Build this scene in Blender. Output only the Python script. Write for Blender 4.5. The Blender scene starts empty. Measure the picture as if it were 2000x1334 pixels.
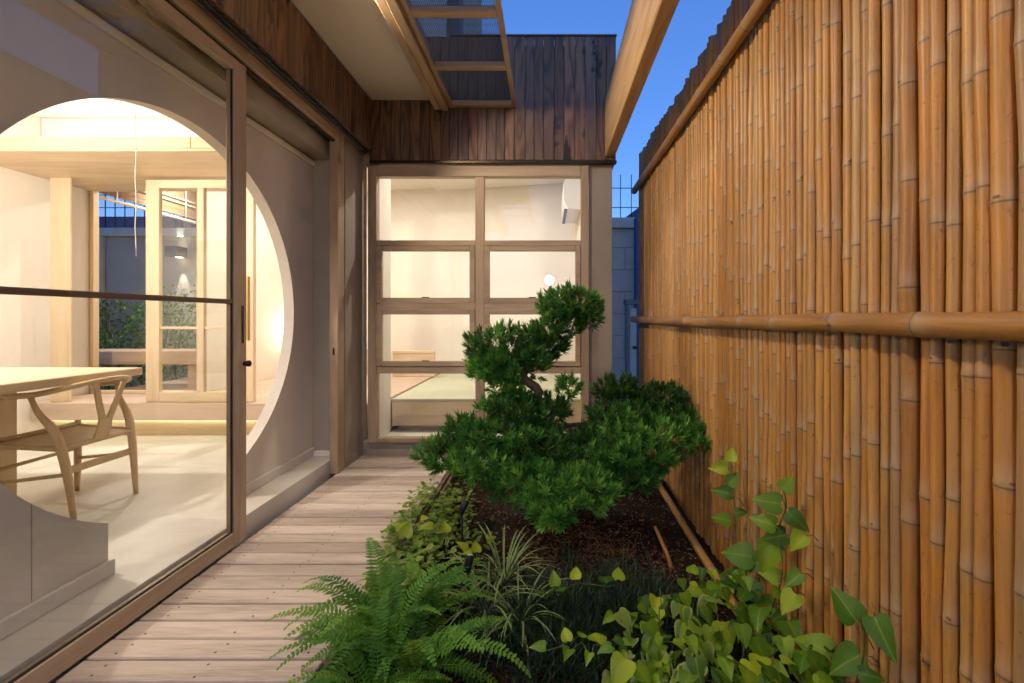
import bpy, bmesh, math, random
import numpy as np
from mathutils import Vector, Matrix, Euler

random.seed(7)
rng = np.random.default_rng(11)
R = math.radians
scene = bpy.context.scene
COL = scene.collection

# ------------------------------------------------------------------ camera
EYE, F = 1.15, 889.0
cam_d = bpy.data.cameras.new('camera')
cam_d.sensor_width = 36.0
cam_d.lens = 16.0
cam_d.shift_x = -0.035
cam_d.shift_y = -0.0235
cam_d.clip_start = 0.02
cam_d.clip_end = 500
cam = bpy.data.objects.new('camera', cam_d)
cam.location = (0, 0, EYE)
cam.rotation_euler = (R(90), 0, 0)
COL.objects.link(cam)
scene.camera = cam

# ------------------------------------------------------------------ world: dusk sky, last light from behind the camera
world = bpy.data.worlds.new('World')
scene.world = world
world.use_nodes = True
wn = world.node_tree
wn.nodes.clear()
sky = wn.nodes.new('ShaderNodeTexSky')
sky.sky_type = 'NISHITA'
sky.sun_disc = False
SUN_EL, SUN_ROT = 25.0, 180.0
sky.sun_elevation = R(SUN_EL)
sky.sun_rotation = R(SUN_ROT)
sky.altitude = 0
sky.air_density = 1.0
sky.dust_density = 0.0
sky.ozone_density = 10.0
bgn = wn.nodes.new('ShaderNodeBackground')
bgn.inputs['Strength'].default_value = 0.42
wo = wn.nodes.new('ShaderNodeOutputWorld')
wgm = wn.nodes.new('ShaderNodeGamma')
wgm.inputs['Gamma'].default_value = 0.55
whs = wn.nodes.new('ShaderNodeHueSaturation')
whs.inputs['Saturation'].default_value = 1.3
whs.inputs['Hue'].default_value = .522
wn.links.new(sky.outputs[0], wgm.inputs[0])
wn.links.new(wgm.outputs[0], whs.inputs['Color'])
wn.links.new(whs.outputs[0], bgn.inputs[0])
wn.links.new(bgn.outputs[0], wo.inputs[0])

sun_d = bpy.data.lights.new('sun', 'SUN')
sun_d.energy = 0.02
sun_d.angle = R(12)
sun_d.color = (1, .85, .7)
sun = bpy.data.objects.new('sun', sun_d)
_az = R(SUN_ROT)
sdir = Vector((math.sin(_az) * math.cos(R(SUN_EL)), math.cos(_az) * math.cos(R(SUN_EL)), math.sin(R(SUN_EL))))
sun.rotation_euler = sdir.to_track_quat('Z', 'Y').to_euler()
COL.objects.link(sun)

vs = scene.view_settings
vs.view_transform = 'Standard'
vs.look = 'None'
vs.exposure = 0.0
vs.gamma = 1.0
vs.use_curve_mapping = False
scene.render.engine = 'CYCLES'
cy = scene.cycles
cy.use_denoising = True
cy.use_adaptive_sampling = True
cy.adaptive_threshold = 0.05
cy.adaptive_min_samples = 16
cy.max_bounces = 7
cy.diffuse_bounces = 4
cy.glossy_bounces = 4
cy.transmission_bounces = 6
cy.transparent_max_bounces = 14
cy.sample_clamp_indirect = 6.0
cy.caustics_reflective = False
cy.caustics_refractive = False

WARM = (1.0, .79, .54)
WARMW = (1.0, .92, .83)

# ------------------------------------------------------------------ helpers
WORLD = {}


def W(px, py, Y):
    return Vector(((px - 1070) * Y / F, Y, EYE - (py - 620) * Y / F))


def tag(o, label=None, cat=None, group=None, kind=None):
    if label: o['label'] = label
    if cat: o['category'] = cat
    if group: o['group'] = group
    if kind: o['kind'] = kind
    return o


def link(o, parent=None, loc=(0, 0, 0)):
    COL.objects.link(o)
    loc = Vector(loc)
    WORLD[o] = loc
    if parent is not None:
        o.parent = parent
        o.location = loc - WORLD[parent]
    else:
        o.location = loc
    return o


def empty(name, loc, label=None, cat=None, group=None, kind=None):
    o = bpy.data.objects.new(name, None)
    o.empty_display_size = .05
    link(o, None, loc)
    return tag(o, label, cat, group, kind)


def mesh(name, verts, faces, smooth=False, attr=None):
    me = bpy.data.meshes.new(name)
    me.from_pydata([tuple(v) for v in verts], [], [tuple(f) for f in faces])
    if smooth:
        me.polygons.foreach_set('use_smooth', [True] * len(me.polygons))
    if attr:
        for k, vals in attr.items():
            a = me.attributes.new(k, 'FLOAT', 'POINT')
            a.data.foreach_set('value', np.asarray(vals, dtype=np.float32))
    me.update()
    return me


def mobj(name, me, mat, parent=None, loc=(0, 0, 0)):
    o = bpy.data.objects.new(name, me)
    if mat is not None and len(me.materials) == 0:
        me.materials.append(mat)
    return link(o, parent, loc)


def chamfer(hx, hy, hz, b):
    b = min(b, hx * .45, hy * .45, hz * .45)
    H = (hx, hy, hz)
    V, idx = [], {}
    for sx in (-1, 1):
        for sy in (-1, 1):
            for sz in (-1, 1):
                s = (sx, sy, sz)
                for ax in range(3):
                    p = [s[k] * (H[k] - (0 if k == ax else b)) for k in range(3)]
                    idx[(s, ax)] = len(V)
                    V.append(p)
    Fc = []

    def add(f):
        c = sum((Vector(V[i]) for i in f), Vector()) / len(f)
        n = (Vector(V[f[1]]) - Vector(V[f[0]])).cross(Vector(V[f[2]]) - Vector(V[f[0]]))
        Fc.append(f if n.dot(c) > 0 else f[::-1])
    for ax in range(3):
        o1, o2 = [k for k in range(3) if k != ax]
        for s0 in (-1, 1):
            f = []
            for a, c in ((-1, -1), (1, -1), (1, 1), (-1, 1)):
                s = [0, 0, 0]; s[ax] = s0; s[o1] = a; s[o2] = c
                f.append(idx[(tuple(s), ax)])
            add(f)
        for a in (-1, 1):           # edges along axis ax
            for c in (-1, 1):
                s1 = [0, 0, 0]; s1[o1] = a; s1[o2] = c
                s2 = list(s1); s1[ax] = -1; s2[ax] = 1
                s1, s2 = tuple(s1), tuple(s2)
                add([idx[(s1, o1)], idx[(s2, o1)], idx[(s2, o2)], idx[(s1, o2)]])
    for sx in (-1, 1):
        for sy in (-1, 1):
            for sz in (-1, 1):
                s = (sx, sy, sz)
                add([idx[(s, 0)], idx[(s, 1)], idx[(s, 2)]])
    return V, Fc


def box(name, x, y, z, mat, parent=None, b=.003):
    """x, y, z are (lo, hi) pairs; the object's origin is the centre of the box"""
    c = [(p[0] + p[1]) / 2 for p in (x, y, z)]
    h = [abs(p[1] - p[0]) / 2 for p in (x, y, z)]
    v, f = chamfer(*h, b)
    return mobj(name, mesh(name, v, f), mat, parent, c)


def tube_geo(pts, rad, n=8, cap=True):
    pts = [Vector(p) for p in pts]
    if not hasattr(rad, '__len__'):
        rad = [rad] * len(pts)
    V, Fc = [], []
    t0 = (pts[1] - pts[0]).normalized()
    ref = Vector((0, 0, 1)) if abs(t0.z) < .9 else Vector((1, 0, 0))
    u = t0.cross(ref).normalized()
    for i, p in enumerate(pts):
        t = (pts[min(i + 1, len(pts) - 1)] - pts[max(i - 1, 0)]).normalized()
        u = (u - t * u.dot(t)).normalized()
        w = t.cross(u)
        for k in range(n):
            a = 2 * math.pi * k / n
            V.append(p + (u * math.cos(a) + w * math.sin(a)) * rad[i])
    for i in range(len(pts) - 1):
        for k in range(n):
            k2 = (k + 1) % n
            Fc.append((i * n + k, i * n + k2, (i + 1) * n + k2, (i + 1) * n + k))
    if cap:
        Fc.append(tuple(range(n))[::-1])
        Fc.append(tuple((len(pts) - 1) * n + k for k in range(n)))
    return V, Fc


def tube(name, pts, rad, mat, parent=None, n=8, origin=None):
    o = Vector(origin) if origin is not None else Vector(pts[0])
    v, f = tube_geo([Vector(p) - o for p in pts], rad, n)
    return mobj(name, mesh(name, v, f, True), mat, parent, o)


def bez(pts, n):
    """Catmull-Rom through pts"""
    P = [Vector(p) for p in pts]
    P = [2 * P[0] - P[1]] + P + [2 * P[-1] - P[-2]]
    out = []
    segs = len(P) - 3
    for i in range(n + 1):
        t = i / n * segs
        s = min(int(t), segs - 1)
        t -= s
        a, b_, c, d = P[s:s + 4]
        out.append(.5 * ((2 * b_) + (c - a) * t + (2 * a - 5 * b_ + 4 * c - d) * t * t + (3 * b_ - a - 3 * c + d) * t ** 3))
    return out


def prism(name, poly, axis, lo, hi, mat, parent=None):
    """extrude a 2-D polygon along an axis (0: poly is (y,z); 1: (x,z); 2: (x,y))"""
    o = [k for k in range(3) if k != axis]
    n = len(poly)
    V = []
    for s in (lo, hi):
        for p in poly:
            v = [0, 0, 0]; v[axis] = s; v[o[0]] = p[0]; v[o[1]] = p[1]
            V.append(v)
    c = Vector((sum(v[0] for v in V), sum(v[1] for v in V), sum(v[2] for v in V))) / len(V)
    V = [Vector(v) - c for v in V]
    me = bpy.data.meshes.new(name)
    bm = bmesh.new()
    bv = [bm.verts.new(v) for v in V]
    bm.faces.new(bv[:n]); bm.faces.new(bv[n:])
    for i in range(n):
        j = (i + 1) % n
        bm.faces.new((bv[i], bv[j], bv[n + j], bv[n + i]))
    bmesh.ops.recalc_face_normals(bm, faces=bm.faces)
    bm.to_mesh(me); bm.free()
    return mobj(name, me, mat, parent, c)


# ------------------------------------------------------------------ materials
def newmat(name):
    m = bpy.data.materials.new(name)
    m.use_nodes = True
    nt = m.node_tree
    nt.nodes.clear()
    out = nt.nodes.new('ShaderNodeOutputMaterial')
    return m, nt, out


def N(nt, typ, **kw):
    n = nt.nodes.new('ShaderNode' + typ)
    for k, v in kw.items():
        if k in n.inputs:
            n.inputs[k].default_value = v
        else:
            setattr(n, k, v)
    return n


def ramp(nt, stops, interp='LINEAR'):
    n = nt.nodes.new('ShaderNodeValToRGB')
    cr = n.color_ramp
    cr.interpolation = interp
    while len(cr.elements) > 1:
        cr.elements.remove(cr.elements[-1])
    cr.elements[0].position = stops[0][0]
    cr.elements[0].color = tuple(stops[0][1]) + (1,) if len(stops[0][1]) == 3 else stops[0][1]
    for p, c in stops[1:]:
        e = cr.elements.new(p)
        e.color = tuple(c) + (1,)
    return n


def math_(nt, op, a, b=None, clamp=False):
    n = nt.nodes.new('ShaderNodeMath')
    n.operation = op
    n.use_clamp = clamp
    for i, v in enumerate((a, b)):
        if v is None: continue
        if isinstance(v, (int, float)): n.inputs[i].default_value = v
        else: nt.links.new(v, n.inputs[i])
    return n.outputs[0]


def mixc(nt, fac, a, b, mode='MIX'):
    n = nt.nodes.new('ShaderNodeMix')
    n.data_type = 'RGBA'
    n.blend_type = mode
    for s, v in ((n.inputs[0], fac), (n.inputs[6], a), (n.inputs[7], b)):
        if isinstance(v, (int, float)): s.default_value = v
        elif isinstance(v, tuple): s.default_value = v + (1,) if len(v) == 3 else v
        else: nt.links.new(v, s)
    return n.outputs[2]


def coords(nt, spread=9.0):
    """object coordinates, shifted by a random amount for every object"""
    tc = N(nt, 'TexCoord')
    oi = N(nt, 'ObjectInfo')
    sc_ = N(nt, 'VectorMath', operation='SCALE')
    cmb = N(nt, 'CombineXYZ')
    nt.links.new(oi.outputs['Random'], cmb.inputs[0])
    nt.links.new(math_(nt, 'FRACT', math_(nt, 'MULTIPLY', oi.outputs['Random'], 17.3)), cmb.inputs[1])
    nt.links.new(math_(nt, 'FRACT', math_(nt, 'MULTIPLY', oi.outputs['Random'], 41.7)), cmb.inputs[2])
    nt.links.new(cmb.outputs[0], sc_.inputs[0])
    sc_.inputs['Scale'].default_value = spread
    ad = N(nt, 'VectorMath', operation='ADD')
    nt.links.new(tc.outputs['Object'], ad.inputs[0])
    nt.links.new(sc_.outputs[0], ad.inputs[1])
    return ad.outputs[0], oi.outputs['Random']


def scaled(nt, vec, s):
    m = N(nt, 'VectorMath', operation='MULTIPLY')
    nt.links.new(vec, m.inputs[0])
    m.inputs[1].default_value = s
    return m.outputs[0]


def noise(nt, vec, scale, detail=4, rough=.55, dist=0.0):
    n = N(nt, 'TexNoise', Scale=scale, Detail=detail, Roughness=rough, Distortion=dist)
    nt.links.new(vec, n.inputs['Vector'])
    return n.outputs[0]


def finish(nt, out, col, rough=.6, bump=None, bstr=.2, bdist=.002, spec=.5, extra=None):
    p = N(nt, 'BsdfPrincipled')
    if isinstance(col, tuple): p.inputs['Base Color'].default_value = col + (1,)
    else: nt.links.new(col, p.inputs['Base Color'])
    if isinstance(rough, (int, float)): p.inputs['Roughness'].default_value = rough
    else: nt.links.new(rough, p.inputs['Roughness'])
    p.inputs['Specular IOR Level'].default_value = spec
    if bump is not None:
        b = N(nt, 'Bump', Strength=bstr, Distance=bdist)
        nt.links.new(bump, b.inputs['Height'])
        nt.links.new(b.outputs[0], p.inputs['Normal'])
    nt.links.new(p.outputs[0], out.inputs[0])
    return p


def wood(name, dark, light, axis=0, grain=26., rings=9., rough=.55, knots=0., var=.18, bstr=.25, kcol=(.02, .012, .008), tone2=None, kscale=4.5, ringamt=.5, stain=0.):
    m, nt, out = newmat(name)
    vec, rnd = coords(nt)
    st = [1, 1, 1]; st[axis] = .05
    fine = noise(nt, scaled(nt, vec, tuple(st)), grain * 5, 5, .6)
    st2 = [1, 1, 1]; st2[axis] = .13
    broad = noise(nt, scaled(nt, vec, tuple(st2)), grain * .28, 2, .5, .4)
    ring = math_(nt, 'PINGPONG', math_(nt, 'MULTIPLY', broad, rings), 1.0)
    g = math_(nt, 'ADD', math_(nt, 'MULTIPLY', fine, 1.25 - ringamt), math_(nt, 'MULTIPLY', ring, ringamt), True)
    rp = ramp(nt, [(.18, dark), (.62, tuple((a + 2 * b) / 3 for a, b in zip(dark, light))), (.95, light)])
    nt.links.new(g, rp.inputs[0])
    col = rp.outputs[0]
    if tone2 is not None:
        f2 = math_(nt, 'FRACT', math_(nt, 'MULTIPLY', rnd, 7.31))
        col = mixc(nt, math_(nt, 'MULTIPLY', f2, .5), col, mixc(nt, g, tuple(c * .6 for c in tone2), tone2))
    hs = N(nt, 'HueSaturation')
    nt.links.new(math_(nt, 'ADD', math_(nt, 'MULTIPLY', rnd, 2 * var), 1 - var), hs.inputs['Value'])
    nt.links.new(col, hs.inputs['Color'])
    col = hs.outputs[0]
    hgt = g
    if stain > 0:
        sn = noise(nt, scaled(nt, vec, (1.0, 2.2, 1.0)), 4.5, 5, .65)
        col = mixc(nt, math_(nt, 'MULTIPLY', math_(nt, 'SUBTRACT', sn, .5, True), stain * 5., True), col, (.16, .115, .085))
    if knots > 0:
        ks = [1, 1, 1]; ks[axis] = .22
        wob = N(nt, 'VectorMath', operation='ADD')
        nv = N(nt, 'TexNoise', Scale=14., Detail=2.)
        nt.links.new(vec, nv.inputs['Vector'])
        sc2 = N(nt, 'VectorMath', operation='SCALE'); sc2.inputs['Scale'].default_value = .10
        nt.links.new(nv.outputs['Color'], sc2.inputs[0])
        nt.links.new(scaled(nt, vec, tuple(ks)), wob.inputs[0]); nt.links.new(sc2.outputs[0], wob.inputs[1])
        vo = N(nt, 'TexVoronoi', Scale=kscale)
        nt.links.new(wob.outputs[0], vo.inputs['Vector'])
        k = math_(nt, 'SUBTRACT', 1.0, math_(nt, 'DIVIDE', vo.outputs['Distance'], knots), True)
        k = math_(nt, 'MULTIPLY', k, 2.2, True)
        col = mixc(nt, k, col, kcol)
    finish(nt, out, col, rough, hgt, bstr, .0015)
    return m


def plain(name, col, rough=.7, mottle=.08, scale=6., bstr=.05, metallic=0., spec=.5, fine=90.):
    m, nt, out = newmat(name)
    vec, rnd = coords(nt)
    n1 = noise(nt, vec, scale, 5, .6)
    n2 = noise(nt, vec, fine, 3, .6)
    a = tuple(max(0, c * (1 - mottle)) for c in col)
    b = tuple(min(1, c * (1 + mottle)) for c in col)
    rp = ramp(nt, [(.3, a), (.7, b)])
    nt.links.new(n1, rp.inputs[0])
    p = finish(nt, out, rp.outputs[0], rough, n2, bstr, .002, spec)
    p.inputs['Metallic'].default_value = metallic
    return m


def emit(name, col, strength):
    m, nt, out = newmat(name)
    e = N(nt, 'Emission', Strength=strength)
    e.inputs[0].default_value = tuple(col) + (1,)
    nt.links.new(e.outputs[0], out.inputs[0])
    return m


def glass(name, tint=(.97, .98, .97), refl=1.0):
    m, nt, out = newmat(name)
    lw = N(nt, 'LayerWeight', Blend=.5)
    f = math_(nt, 'ADD', math_(nt, 'MULTIPLY', math_(nt, 'POWER', lw.outputs['Facing'], 5.0), .9), .045 * refl, True)
    t = N(nt, 'BsdfTransparent'); t.inputs[0].default_value = tint + (1,)
    g = N(nt, 'BsdfGlossy', Roughness=0.0)
    mx = N(nt, 'MixShader')
    nt.links.new(f, mx.inputs[0]); nt.links.new(t.outputs[0], mx.inputs[1]); nt.links.new(g.outputs[0], mx.inputs[2])
    nt.links.new(mx.outputs[0], out.inputs[0])
    return m


def leafmat(name, stops, rough=.4, trans=.25, vein=False, spec=.4, edge=None):
    """colour from the 'tint' attribute (0..1) and a random tone per object; 'edge' marks the margin of the leaf"""
    m, nt, out = newmat(name)
    at = N(nt, 'Attribute', attribute_name='tint')
    vec, rnd = coords(nt)
    nz = noise(nt, vec, 35., 3)
    f = math_(nt, 'ADD', at.outputs['Fac'], math_(nt, 'MULTIPLY', math_(nt, 'SUBTRACT', nz, .5), .35))
    f = math_(nt, 'ADD', f, math_(nt, 'MULTIPLY', math_(nt, 'SUBTRACT', rnd, .5), .8), True)
    rp = ramp(nt, stops)
    nt.links.new(f, rp.inputs[0])
    col = rp.outputs[0]
    if vein:
        tco = N(nt, 'TexCoord'); sx = N(nt, 'SeparateXYZ')
        nt.links.new(tco.outputs['Object'], sx.inputs[0])
        ay = math_(nt, 'ABSOLUTE', sx.outputs[1])
        ph = math_(nt, 'PINGPONG', math_(nt, 'MULTIPLY', math_(nt, 'SUBTRACT', sx.outputs[0], math_(nt, 'MULTIPLY', ay, .85)), 7.), .5)
        v1_ = math_(nt, 'SUBTRACT', 1.0, math_(nt, 'MULTIPLY', ph, 9.), True)
        v2_ = math_(nt, 'SUBTRACT', 1.0, math_(nt, 'MULTIPLY', ay, 45.), True)
        vn = math_(nt, 'MAXIMUM', math_(nt, 'MULTIPLY', v1_, .14), math_(nt, 'MULTIPLY', v2_, .8))
        col = mixc(nt, vn, col, (.30, .40, .06))
    if edge is not None:
        ae = N(nt, 'Attribute', attribute_name='edge')
        col = mixc(nt, ae.outputs['Fac'], col, edge)
    p = finish(nt, out, col, rough, nz, .15, .001, spec)
    tr = N(nt, 'BsdfTranslucent')
    nt.links.new(mixc(nt, .6, col, (.35, .5, .05)), tr.inputs[0])
    mx = N(nt, 'MixShader'); mx.inputs[0].default_value = trans
    nt.links.new(p.outputs[0], mx.inputs[1]); nt.links.new(tr.outputs[0], mx.inputs[2])
    nt.links.new(mx.outputs[0], out.inputs[0])
    return m


M = {}
M['deck'] = wood('deck_wood', (.24, .185, .145), (.58, .475, .39), 0, 34, 5, .75, .05, .17, .6, (.07, .045, .03), kscale=6.5, ringamt=.30)
M['frame'] = wood('frame_wood', (.275, .190, .118), (.45, .33, .215), 2, 26, 5, .5, 0, .05)
M['frame_y'] = wood('frame_wood_lengthwise', (.275, .190, .118), (.45, .33, .215), 1, 26, 5, .5, 0, .05)
M['frame_x'] = wood('frame_wood_crosswise', (.275, .190, .118), (.45, .33, .215), 0, 26, 5, .5, 0, .05)
M['bar'] = wood('dark_bar_wood', (.10, .06, .035), (.17, .11, .065), 1, 26, 4, .5)
M['fascia'] = wood('brushed_cedar', (.028, .012, .006), (.175, .086, .042), 2, 24, 17, .6, .20, .25, .6, (.006, .005, .005), (.15, .115, .098), 5.0, ringamt=.72)
M['beam'] = wood('fir_beam', (.36, .21, .085), (.55, .36, .17), 1, 24, 10, .55, .02, .05, .3, (.12, .06, .02))
M['pine'] = wood('pale_pine', (.56, .41, .25), (.72, .56, .38), 2, 22, 5, .5, 0, .05, .12)
M['pine_x'] = wood('pale_pine_crosswise', (.56, .41, .25), (.72, .56, .38), 0, 22, 5, .5, 0, .05, .12)
M['pine_y'] = wood('pale_pine_lengthwise', (.56, .41, .25), (.72, .56, .38), 1, 22, 5, .5, 0, .05, .12)
M['chair'] = wood('chair_oak', (.52, .36, .19), (.68, .50, .30), 2, 30, 4, .45, 0, .04, .1)
M['floorwood'] = wood('pink_oak_floor', (.44, .32, .235), (.58, .44, .335), 0, 20, 6, .4, 0, .08, .1)
M['edging'] = wood('wet_edging_board', (.035, .02, .012), (.12, .07, .04), 1, 22, 6, .5, .03, .1, .4)
M['soffit'] = plain('soffit_plaster', (.74, .69, .61), .85, .03, 3)
M['wall'] = plain('beige_plaster', (.40, .345, .28), .85, .05, 4, .08)
M['greywall'] = plain('taupe_plaster', (.31, .255, .195), .85, .06, 4, .08)
M['gate'] = plain('moon_gate_paint', (.68, .615, .53), .7, .05, 3, .08)
M['white'] = plain('white_paint', (.78, .74, .68), .7, .02, 3, .03)
M['room'] = plain('room_paint', (.74, .68, .60), .75, .03, 2, .03)
M['floor'] = plain('polished_cement', (.60, .56, .49), .42, .07, 2.2, .03)
M['black'] = plain('black_metal', (.012, .012, .013), .45, .1, 20, .02, .3)
M['steel'] = plain('dark_steel', (.05, .055, .06), .4, .1, 20, .02, .8)
M['bronze'] = plain('dark_bronze', (.05, .035, .022), .35, .1, 20, .02, .8)
M['concrete'] = plain('concrete_block', (.42, .40, .37), .9, .12, 5, .25, 0, .3, 60)
M['cap'] = plain('concrete_cap', (.46, .44, .40), .9, .08, 6, .15)
M['blue'] = plain('blue_sheet', (.014, .055, .17), .5, .08, 4, .05)
M['pipe'] = plain('grey_enclosure', (.09, .10, .12), .5, .08, 8, .04)
M['tower'] = plain('tower_render', (.42, .42, .42), .85, .05, 3, .05)
M['cord'] = plain('white_cord', (.7, .66, .6), .8, .05, 40)
M['tatami'] = plain('tatami_mat', (.50, .50, .36), .8, .06, 60, .2)
M['glass'] = glass('clear_glass')
M['plastic'] = plain('white_plastic', (.72, .71, .68), .4, .02, 5, .01)
M['cordseat'] = plain('paper_cord', (.62, .50, .34), .8, .08, 70, .3)
M['screwm'] = plain('screw_head', (.02, .017, .015), .5, .1, 30, 0)
M['ground'] = plain('packed_earth', (.10, .08, .06), .95, .2, 5, .4)


def wiremat():
    m, nt, out = newmat('mesh_wire')
    p = finish(nt, out, (.09, .088, .085), .45)
    p.inputs['Metallic'].default_value = .6
    return m
M['wire'] = wiremat()


def bamboomat(name, shift=0.0, dim=.24):
    m, nt, out = newmat(name)
    vec, rnd = coords(nt)
    rp = ramp(nt, [(0, (.46, .208, .040)), (.18, (.51, .252, .054)), (.34, (.36, .150, .026)), (.5, (.53, .280, .068)), (.66, (.49, .202, .030)), (.8, (.40, .182, .040)), (.90, (.33, .190, .085)), (.95, (.48, .290, .115)), (1, (.43, .248, .090))])
    nt.links.new(math_(nt, 'FRACT', math_(nt, 'ADD', rnd, shift)), rp.inputs[0])
    mid_ = noise(nt, scaled(nt, vec, (1, 1, .08)), 40., 3, .6)
    streak = noise(nt, scaled(nt, vec, (1, 1, .035)), 90., 4, .6)
    blotch = noise(nt, scaled(nt, vec, (1, 1, .35)), 9., 4, .65)
    col = mixc(nt, math_(nt, 'MULTIPLY', math_(nt, 'SUBTRACT', blotch, .42, True), 2.4, True), rp.outputs[0], (.34, .180, .060))
    sp = math_(nt, 'ADD', math_(nt, 'ADD', math_(nt, 'MULTIPLY', streak, .7), math_(nt, 'MULTIPLY', mid_, .7)), dim)
    hs = N(nt, 'HueSaturation')
    nt.links.new(sp, hs.inputs['Value']); nt.links.new(col, hs.inputs['Color'])
    col = hs.outputs[0]
    spots = noise(nt, vec, 55., 3, .7)
    col = mixc(nt, math_(nt, 'MULTIPLY', math_(nt, 'SUBTRACT', spots, .62, True), 6., True), col, (.10, .055, .025))
    at = N(nt, 'Attribute', attribute_name='joint')
    col = mixc(nt, math_(nt, 'MULTIPLY', at.outputs['Fac'], .8, True), col, (.075, .04, .018))
    at2 = N(nt, 'Attribute', attribute_name='bloom')
    col = mixc(nt, math_(nt, 'MULTIPLY', at2.outputs['Fac'], .35), col, (.48, .40, .30))
    finish(nt, out, col, .42, streak, .15, .001, .45)
    return m


M['bamboo'] = bamboomat('bamboo_skin')
M['bamboo_old'] = bamboomat('old_bamboo_skin', .5, .06)


def soilmat():
    m, nt, out = newmat('dark_soil')
    vec, rnd = coords(nt, 0)
    a = noise(nt, vec, 70., 6, .7)
    b = noise(nt, vec, 4., 3, .6)
    rp = ramp(nt, [(.3, (.006, .004, .003)), (.55, (.022, .013, .008)), (.75, (.05, .03, .018))])
    nt.links.new(a, rp.inputs[0])
    finish(nt, out, rp.outputs[0], .95, a, .9, .012, .2)
    return m


M['soil'] = soilmat()
M['mulch'] = leafmat('bark_mulch', [(0, (.03, .015, .008)), (.45, (.10, .05, .025)), (.8, (.22, .125, .065)), (1, (.42, .36, .28))], .9, 0, spec=.1)
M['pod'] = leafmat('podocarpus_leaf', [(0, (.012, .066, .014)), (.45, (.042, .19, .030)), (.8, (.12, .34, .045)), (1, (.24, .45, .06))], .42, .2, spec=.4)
M['bark'] = plain('grey_bark', (.09, .062, .042), .9, .3, 18, .6)
M['fern'] = leafmat('fern_frond', [(0, (.022, .10, .012)), (.5, (.065, .20, .020)), (1, (.15, .33, .035))], .55, .3, spec=.25)
M['pothos'] = leafmat('heart_leaf', [(0, (.018, .075, .008)), (.35, (.065, .175, .010)), (.7, (.19, .32, .013)), (1, (.38, .46, .025))], .45, .3, vein=True, spec=.3)
M['cream'] = leafmat('cream_edged_leaf', [(0, (.06, .15, .018)), (.5, (.14, .26, .035)), (1, (.25, .36, .06))], .5, .3, edge=(.36, .37, .13), spec=.25)
M['spider'] = leafmat('striped_blade', [(0, (.05, .14, .03)), (1, (.10, .21, .05))], .45, .3, edge=(.42, .50, .22))
M['mondo'] = leafmat('mondo_blade', [(0, (.004, .018, .008)), (.6, (.010, .040, .016)), (1, (.03, .085, .03))], .45, .12)
M['hedge'] = leafmat('hedge_leaf', [(0, (.03, .09, .02)), (.6, (.08, .2, .04)), (1, (.2, .36, .09))], .45, .3)
M['stem'] = plain('green_stem', (.10, .12, .03), .6, .2, 30, .1)

# ------------------------------------------------------------------ ground, soil bed
g = mobj('ground', mesh('ground', [(-60, -60, 0), (60, -60, 0), (60, 60, 0), (-60, 60, 0)], [(0, 1, 2, 3)]), M['ground'], None, (0, 0, -.32))
tag(g, 'bare packed earth under the deck and house', kind='structure')


def soil_height(x, y):
    return (-.075 + .035 * math.sin(3.1 * x + 1.2) * math.cos(2.3 * y) + .05 * math.exp(-((x - .12) ** 2 + (y - 2.35) ** 2) / .35)
            + .012 * math.sin(17 * x + 9 * y) * math.sin(13 * y - 5 * x))


nx, ny = 90, 220
xs = np.linspace(-.72, .93, nx); ys = np.linspace(-.6, 4.4, ny)
V = []
for y in ys:
    for x in xs:
        V.append((x, y, soil_height(x, y) + random.uniform(-.006, .006)))
Fc = [(j * nx + i, j * nx + i + 1, (j + 1) * nx + i + 1, (j + 1) * nx + i) for j in range(ny - 1) for i in range(nx - 1)]
so = mobj('soil_bed', mesh('soil_bed', V, Fc, True), M['soil'])
tag(so, 'dark soil of the planting bed between deck and bamboo fence', kind='structure')

# mulch chips
Vc, Fcs, tint = [], [], []
for i in range(5200):
    if i < 2600:
        x, y = random.gauss(.18, .22), random.gauss(2.2, .22)
    else:
        x, y = random.uniform(-.68, .84), random.uniform(1.2, 3.4)
    if not -.69 < x < .86: continue
    L, w, h = random.uniform(.008, .032), random.uniform(.002, .006), random.uniform(.0015, .004)
    white = random.random() < .05
    if white: L, w, h = .005, .004, .004
    rot = Euler((random.uniform(-.5, .5), random.uniform(-.5, .5), random.uniform(0, 6.28))).to_matrix()
    c = Vector((x, y, soil_height(x, y) + .004))
    b0 = len(Vc)
    for sx, sy, sz in ((-1, -1, 0), (1, -.6, 0), (1.1, .7, 0), (-.9, 1, 0), (0, 0, 1)):
        Vc.append(c + rot @ Vector((sx * L / 2, sy * w, sz * h)))
        tint.append(1.0 if white else random.uniform(.0, .8))
    Fcs += [(b0, b0 + 1, b0 + 4), (b0 + 1, b0 + 2, b0 + 4), (b0 + 2, b0 + 3, b0 + 4), (b0 + 3, b0, b0 + 4)]
mu = mobj('bark_mulch', mesh('bark_mulch', Vc, Fcs, attr={'tint': tint}), M['mulch'])
tag(mu, 'scattered bark chips and pale grit on the soil under the shrub', 'mulch', kind='stuff')

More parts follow.
